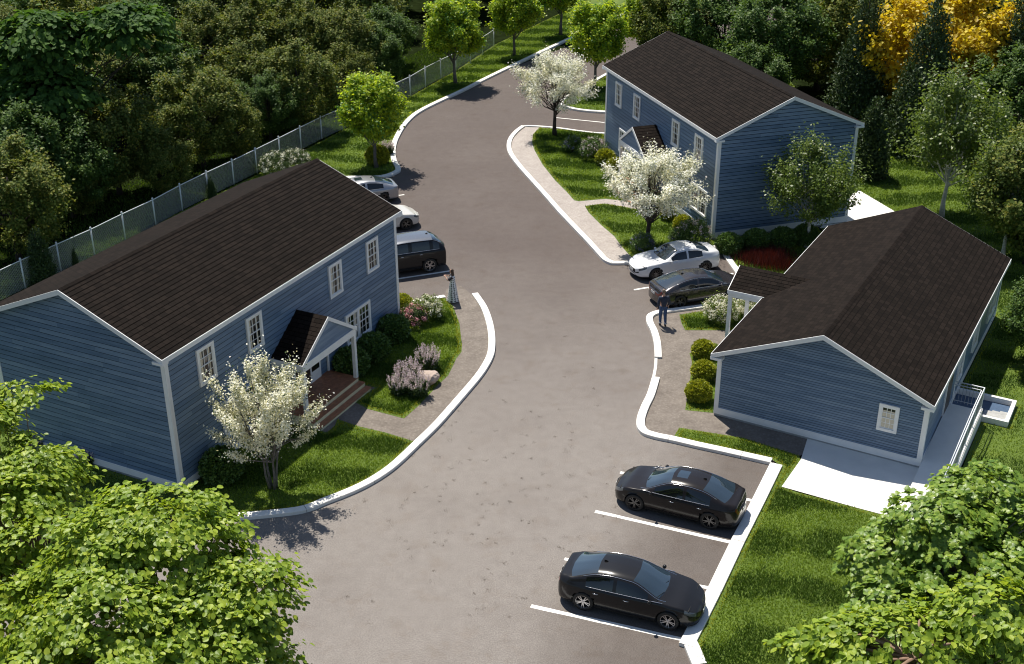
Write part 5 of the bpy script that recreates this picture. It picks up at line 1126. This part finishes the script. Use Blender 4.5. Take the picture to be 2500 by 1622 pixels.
wr_ = [(2, 1895, 100, 4.6, 1.15, 'broad green tree right behind the far roof'), (2, 1770, 60, 4.6, 1.1, 'green tree behind the far ridge, next to the broad one'), (0, 1660, 40, 4.5, 1.0, 'olive tree behind the far ridge near the lime tree'), (1, 2010, 60, 5, 1.15, 'olive tree between broad green tree and first tall conifer'),
       (2, 1840, 190, 3.2, .75, 'small green tree leaning over the far roof slope'), (1, 2160, 60, 5, 1.2, 'dark tree between the first two tall conifers'), (0, 2410, 60, 5, 1.2, 'dark tree behind the right conifer'), (2, 2500, 250, 4, 1.0, 'dark green tree at the right edge behind the birch'), (1, 2540, 470, 4, 1.0, 'dark tree past the right edge beside the birch'),
       (2, 2560, 800, 2.0, .55, 'dark bushy tree at the right edge below the roof corner'), (0, 2330, 250, 2.6, .7, 'low dark tree between second and third conifer')]
for i, (v, x, y, z, s, lb) in enumerate(wr_): wood(v, x, y, z, lb, s, i * 1.9 + .5, 'trees behind the houses on the right')
# deeper rows that close the view
k = 0
for row, (yy, x0, x1, st_) in enumerate([(104, -50, -10, 6.0), (112, -56, -8, 6.4), (122, -62, -4, 6.8), (134, -66, 6, 7.5), (148, -66, 18, 8)]):
    x = x0
    while x < x1:
        jx, jy = math.sin(k * 12.9) * 1.4, math.cos(k * 7.7) * 1.6
        if not seen(np.array([[x + jx, yy + jy - 5.]]), 320)[0]: x += st_; k += 1; continue
        wood(k, 0, 0, 0, 'x', 1.15 + .2 * math.sin(k * 3.1), k * 2.1); o = [o_ for o_ in scene.collection.objects if o_.get('label') == 'x'][-1]
        o.location = (x + jx, yy + jy, 0); del o['label']; tag(o, 'dark woodland tree in the deep rows of the left wood', 'tree', 'deep rows of the left wood'); x += st_; k += 1
for row, (yy, x0, x1, st_) in enumerate([(66, -54, -34, 6.5), (76, -56, -31, 6.5), (86, -56, -28, 6.5), (95, -54, -24, 6.5)]):
    x = x0
    while x < x1:
        jx, jy = math.sin(k * 12.9) * 1.4, math.cos(k * 7.7) * 1.6
        if not seen(np.array([[x + jx, yy + jy - 5.]]), 320)[0]: x += st_; k += 1; continue
        wood(k, 0, 0, 0, 'x', 1.1 + .15 * math.sin(k * 3.1), k * 2.1); o = [o_ for o_ in scene.collection.objects if o_.get('label') == 'x'][-1]
        o.location = (x + jx, yy + jy, 0); del o['label']; tag(o, 'dark woodland tree in the deep rows of the left wood', 'tree', 'deep rows of the left wood'); x += st_; k += 1
for row, (yy, x0, x1, st_) in enumerate([(104, 32, 66, 7), (114, 30, 66, 7), (126, 34, 70, 7.5), (140, 40, 74, 8), (90, 40, 62, 7), (78, 41, 60, 7), (66, 38, 52, 7), (54, 35, 46, 7)]):
    x = x0
    while x < x1:
        jx, jy = math.sin(k * 12.9) * 1.4, math.cos(k * 7.7) * 1.6
        if not seen(np.array([[x + jx, yy + jy - 5.]]), 320)[0]: x += st_; k += 1; continue
        wood(k, 0, 0, 0, 'x', 1.2 + .15 * math.sin(k * 3.1), k * 2.1); o = [o_ for o_ in scene.collection.objects if o_.get('label') == 'x'][-1]
        o.location = (x + jx, yy + jy, 0); del o['label']; tag(o, 'dark woodland tree in the deep rows behind the right houses', 'tree', 'deep rows behind the right houses'); x += st_; k += 1
# large-leaved trees
def layered(seed, c, blobs, n, ls, shape, leafm, bark, nspray, sr, trunk_h):
    """crown of flat drooping sprays on the outside of several lobes"""
    def fn(root):
        rng = np.random.default_rng(seed); S = []; Nn = []
        for (bc, br, w) in blobs:
            m = int(nspray * w); d = unit(rng, m * 4); d = d[d[:, 2] > -.45][:m]; rr = rng.uniform(.62, 1.02, (len(d), 1)); S.append(np.array(bc) + d * rr * np.array(br)); Nn.append(d * np.array([1, 1, .4]) + [0, 0, .9])
        S = np.concatenate(S); Nn = np.concatenate(Nn); Nn += rng.normal(0, .22, Nn.shape); Nn /= np.linalg.norm(Nn, axis=1, keepdims=True)
        i = rng.integers(0, len(S), n); size = rng.uniform(.7, 1.3, len(S))[i]; outd = Nn[i] * [1, 1, 0] + rng.normal(0, .15, (n, 3)) * [1, 1, 0]; outd /= np.linalg.norm(outd, axis=1, keepdims=True)
        side = np.cross(Nn[i], outd); t = rng.normal(0, .42, n); s2 = rng.normal(0, .42, n)
        pos = S[i] + (outd * t[:, None] + side * s2[:, None]) * (sr * size)[:, None]; pos[:, 2] += -.22 * sr * (t + .4 * t * t) + rng.normal(0, .05 * sr, n)
        nr = Nn[i] + rng.normal(0, .26, (n, 3)); ax = outd + side * rng.normal(0, .8, n)[:, None] + [0, 0, -.25]
        leaves('crown', pos, nr, ax, ls * rng.uniform(.7, 1.2, n), shape, leafm, root)
        m = MB(); cc = np.mean([b[0] for b in blobs], 0); pts = [np.array([cc[0] * t_ ** 2, cc[1] * t_ ** 2, cc[2] * t_]) for t_ in np.linspace(0, 1, 7)]; m.tube(pts, [.26, .2, .18, .16, .13, .1, .07], 9)
        for q in S[rng.permutation(len(S))[:60]]:
            a = pts[rng.integers(3, 7)]; mid = a + (q - a) * .5 + rng.normal(0, .12, 3) + [0, 0, .1]; m.tube([a, mid, q], [.05, .028, .008], 6, False)
        m.build('trunk', bark, root, True)
    return fn
def bigtree(name, label, cpx, z, seed, blobs, n, ls, shape, leafm, bark, nspray, sr, group=None):
    base = at(*cpx, z); o = tree_obj(name, layered(seed, None, [((a, b, z + c), r_, w) for (a, b, c), r_, w in blobs], n, ls, shape, leafm, bark, nspray, sr, z), label, 'tree', base, 0, 1, group); return o
rg = 'large-leaved trees in the lower left foreground'
bigtree('redbud', 'large-leaved yellow green tree filling the lower left foreground', (385, 1345), 9.0, 201, [((0, 0, 0), (2.1, 1.9, 1.5), 1.), ((1.7, -.9, -.9), (1.5, 1.4, 1.3), .7), ((-1.0, -.6, .3), (1.4, 1.3, 1.0), .4), ((1.1, -2.2, -1.2), (1.9, 1.5, 1.4), .7), ((-.6, -2.4, -.4), (1.9, 1.5, 1.4), .6), ((-.2, -4., -.8), (2.4, 1.5, 1.3), .5), ((0, -1.4, -2.2), (3.2, 2.6, 1.2), .9), ((-2.0, -2.6, -1.8), (1.8, 2.4, 1.2), .6)], 42000, .145, 'oval', 'leaf_redbud', 'bark_red', 150, .42, rg)
bigtree('redbud', 'large-leaved green tree cut by the left edge of the frame', (80, 1175), 9.0, 202, [((0, 0, 0), (1.2, 1.2, 1.1), 1.), ((-1.6, .6, .9), (1.3, 1.2, 1.0), .6), ((-.5, 1.6, 1.5), (.8, .6, .35), .12), ((-.3, -1.4, -.2), (1.6, 1.4, 1.3), .8), ((.6, -2.5, -.8), (1.7, 1.4, 1.3), .8), ((-1.2, -3., -.6), (1.8, 1.5, 1.4), .6), ((.2, -4.0, -1.2), (2.2, 1.5, 1.4), .7), ((-.6, -1.8, -2.4), (2.4, 2.6, 1.0), .8)], 27000, .14, 'oval', 'leaf_redbud', 'bark_red', 95, .40, rg)
bigtree('maple', 'fresh green maple in the lower right foreground', (2310, 1320), 7.0, 203, [((0, 0, 0), (1.7, 1.7, 1.4), 1.), ((1.1, .8, .7), (1.2, 1.2, 1.0), .5), ((-1.4, -.4, -.5), (1.3, 1.2, 1.1), .6), ((.4, -1.2, -.4), (1.9, 1.5, 1.3), .8), ((-1.3, -1.8, -.9), (1.5, 1.2, 1.1), .6), ((-2.5, -2.2, -1.6), (.8, .8, .6), .25), ((2.2, -.5, .2), (1.6, 1.6, 1.4), .7)], 30000, .135, 'maple', 'leaf_maple', 'bark_grey', 190, .25)
bigtree('redbud', 'light green large-leaved tree with bare twigs at the lower right corner', (2210, 1580), 9.5, 204, [((0, 0, 0), (2.0, 1.1, .6), 1.), ((1.8, .3, .4), (1.2, 1.0, .6), .5), ((-1.5, -.1, -.2), (1.1, .8, .4), .4), ((0, -1.4, -.3), (2.8, 1.1, .6), .8)], 9000, .155, 'oval', 'leaf_redbud', 'bark_red', 90, .36)
bigtree('large_leaved_tree', 'large-leaved dark green tree in the upper left corner', (110, 110), 9.0, 205, [((0, 0, 0), (2.6, 2.4, 2.2), 1.), ((.5, -1.5, -2.6), (2.2, 2.0, 1.8), .8), ((4.5, 1.0, .6), (2.6, 2.2, 1.6), .7), ((-2, 0, -3), (2.6, 2.4, 2.4), .6)], 15000, .36, 'oval', 'leaf_bigdark', 'bark_dark', 120, .9)

def dry_weeds():
    rng = np.random.default_rng(77); q = np.c_[rng.normal(1180, 230, 420), rng.normal(1180, 190, 420)]; q = q[::2]; q = q[(q[:, 0] > 760) & (q[:, 0] < 1540) & (q[:, 1] > 800) & (q[:, 1] < 1560)]
    C = np.array([G(x, y)[:2] for x, y in q]); C = C[~inpoly(C, [tuple(p) for p in k1] + [(-20., 60.)])]; m = 26; P = np.repeat(C, m, 0) + rng.normal(0, .055, (len(C) * m, 2)) * np.repeat(rng.uniform(.5, 1.6, len(C)), m)[:, None]
    n = len(P); h = rng.uniform(.01, .05, n); a = rng.random(n) * 6.283; ln = rng.normal(0, .9, (n, 2)); dx = np.c_[np.cos(a), np.sin(a)] * .005
    V = np.stack([np.c_[P - dx, np.full(n, .0)], np.c_[P + dx, np.full(n, .0)], np.c_[P + ln * h[:, None], h]], 1).reshape(-1, 3)
    tag(npmesh('dry_weeds', V, np.arange(3 * n).reshape(-1, 3), 'weed'), 'thin brown weeds growing through the asphalt', 'weeds', None, 'stuff')
leafmat('weed', [(.17, .135, .11), (.24, .2, .16)], .1, .9, 1.)
dry_weeds()
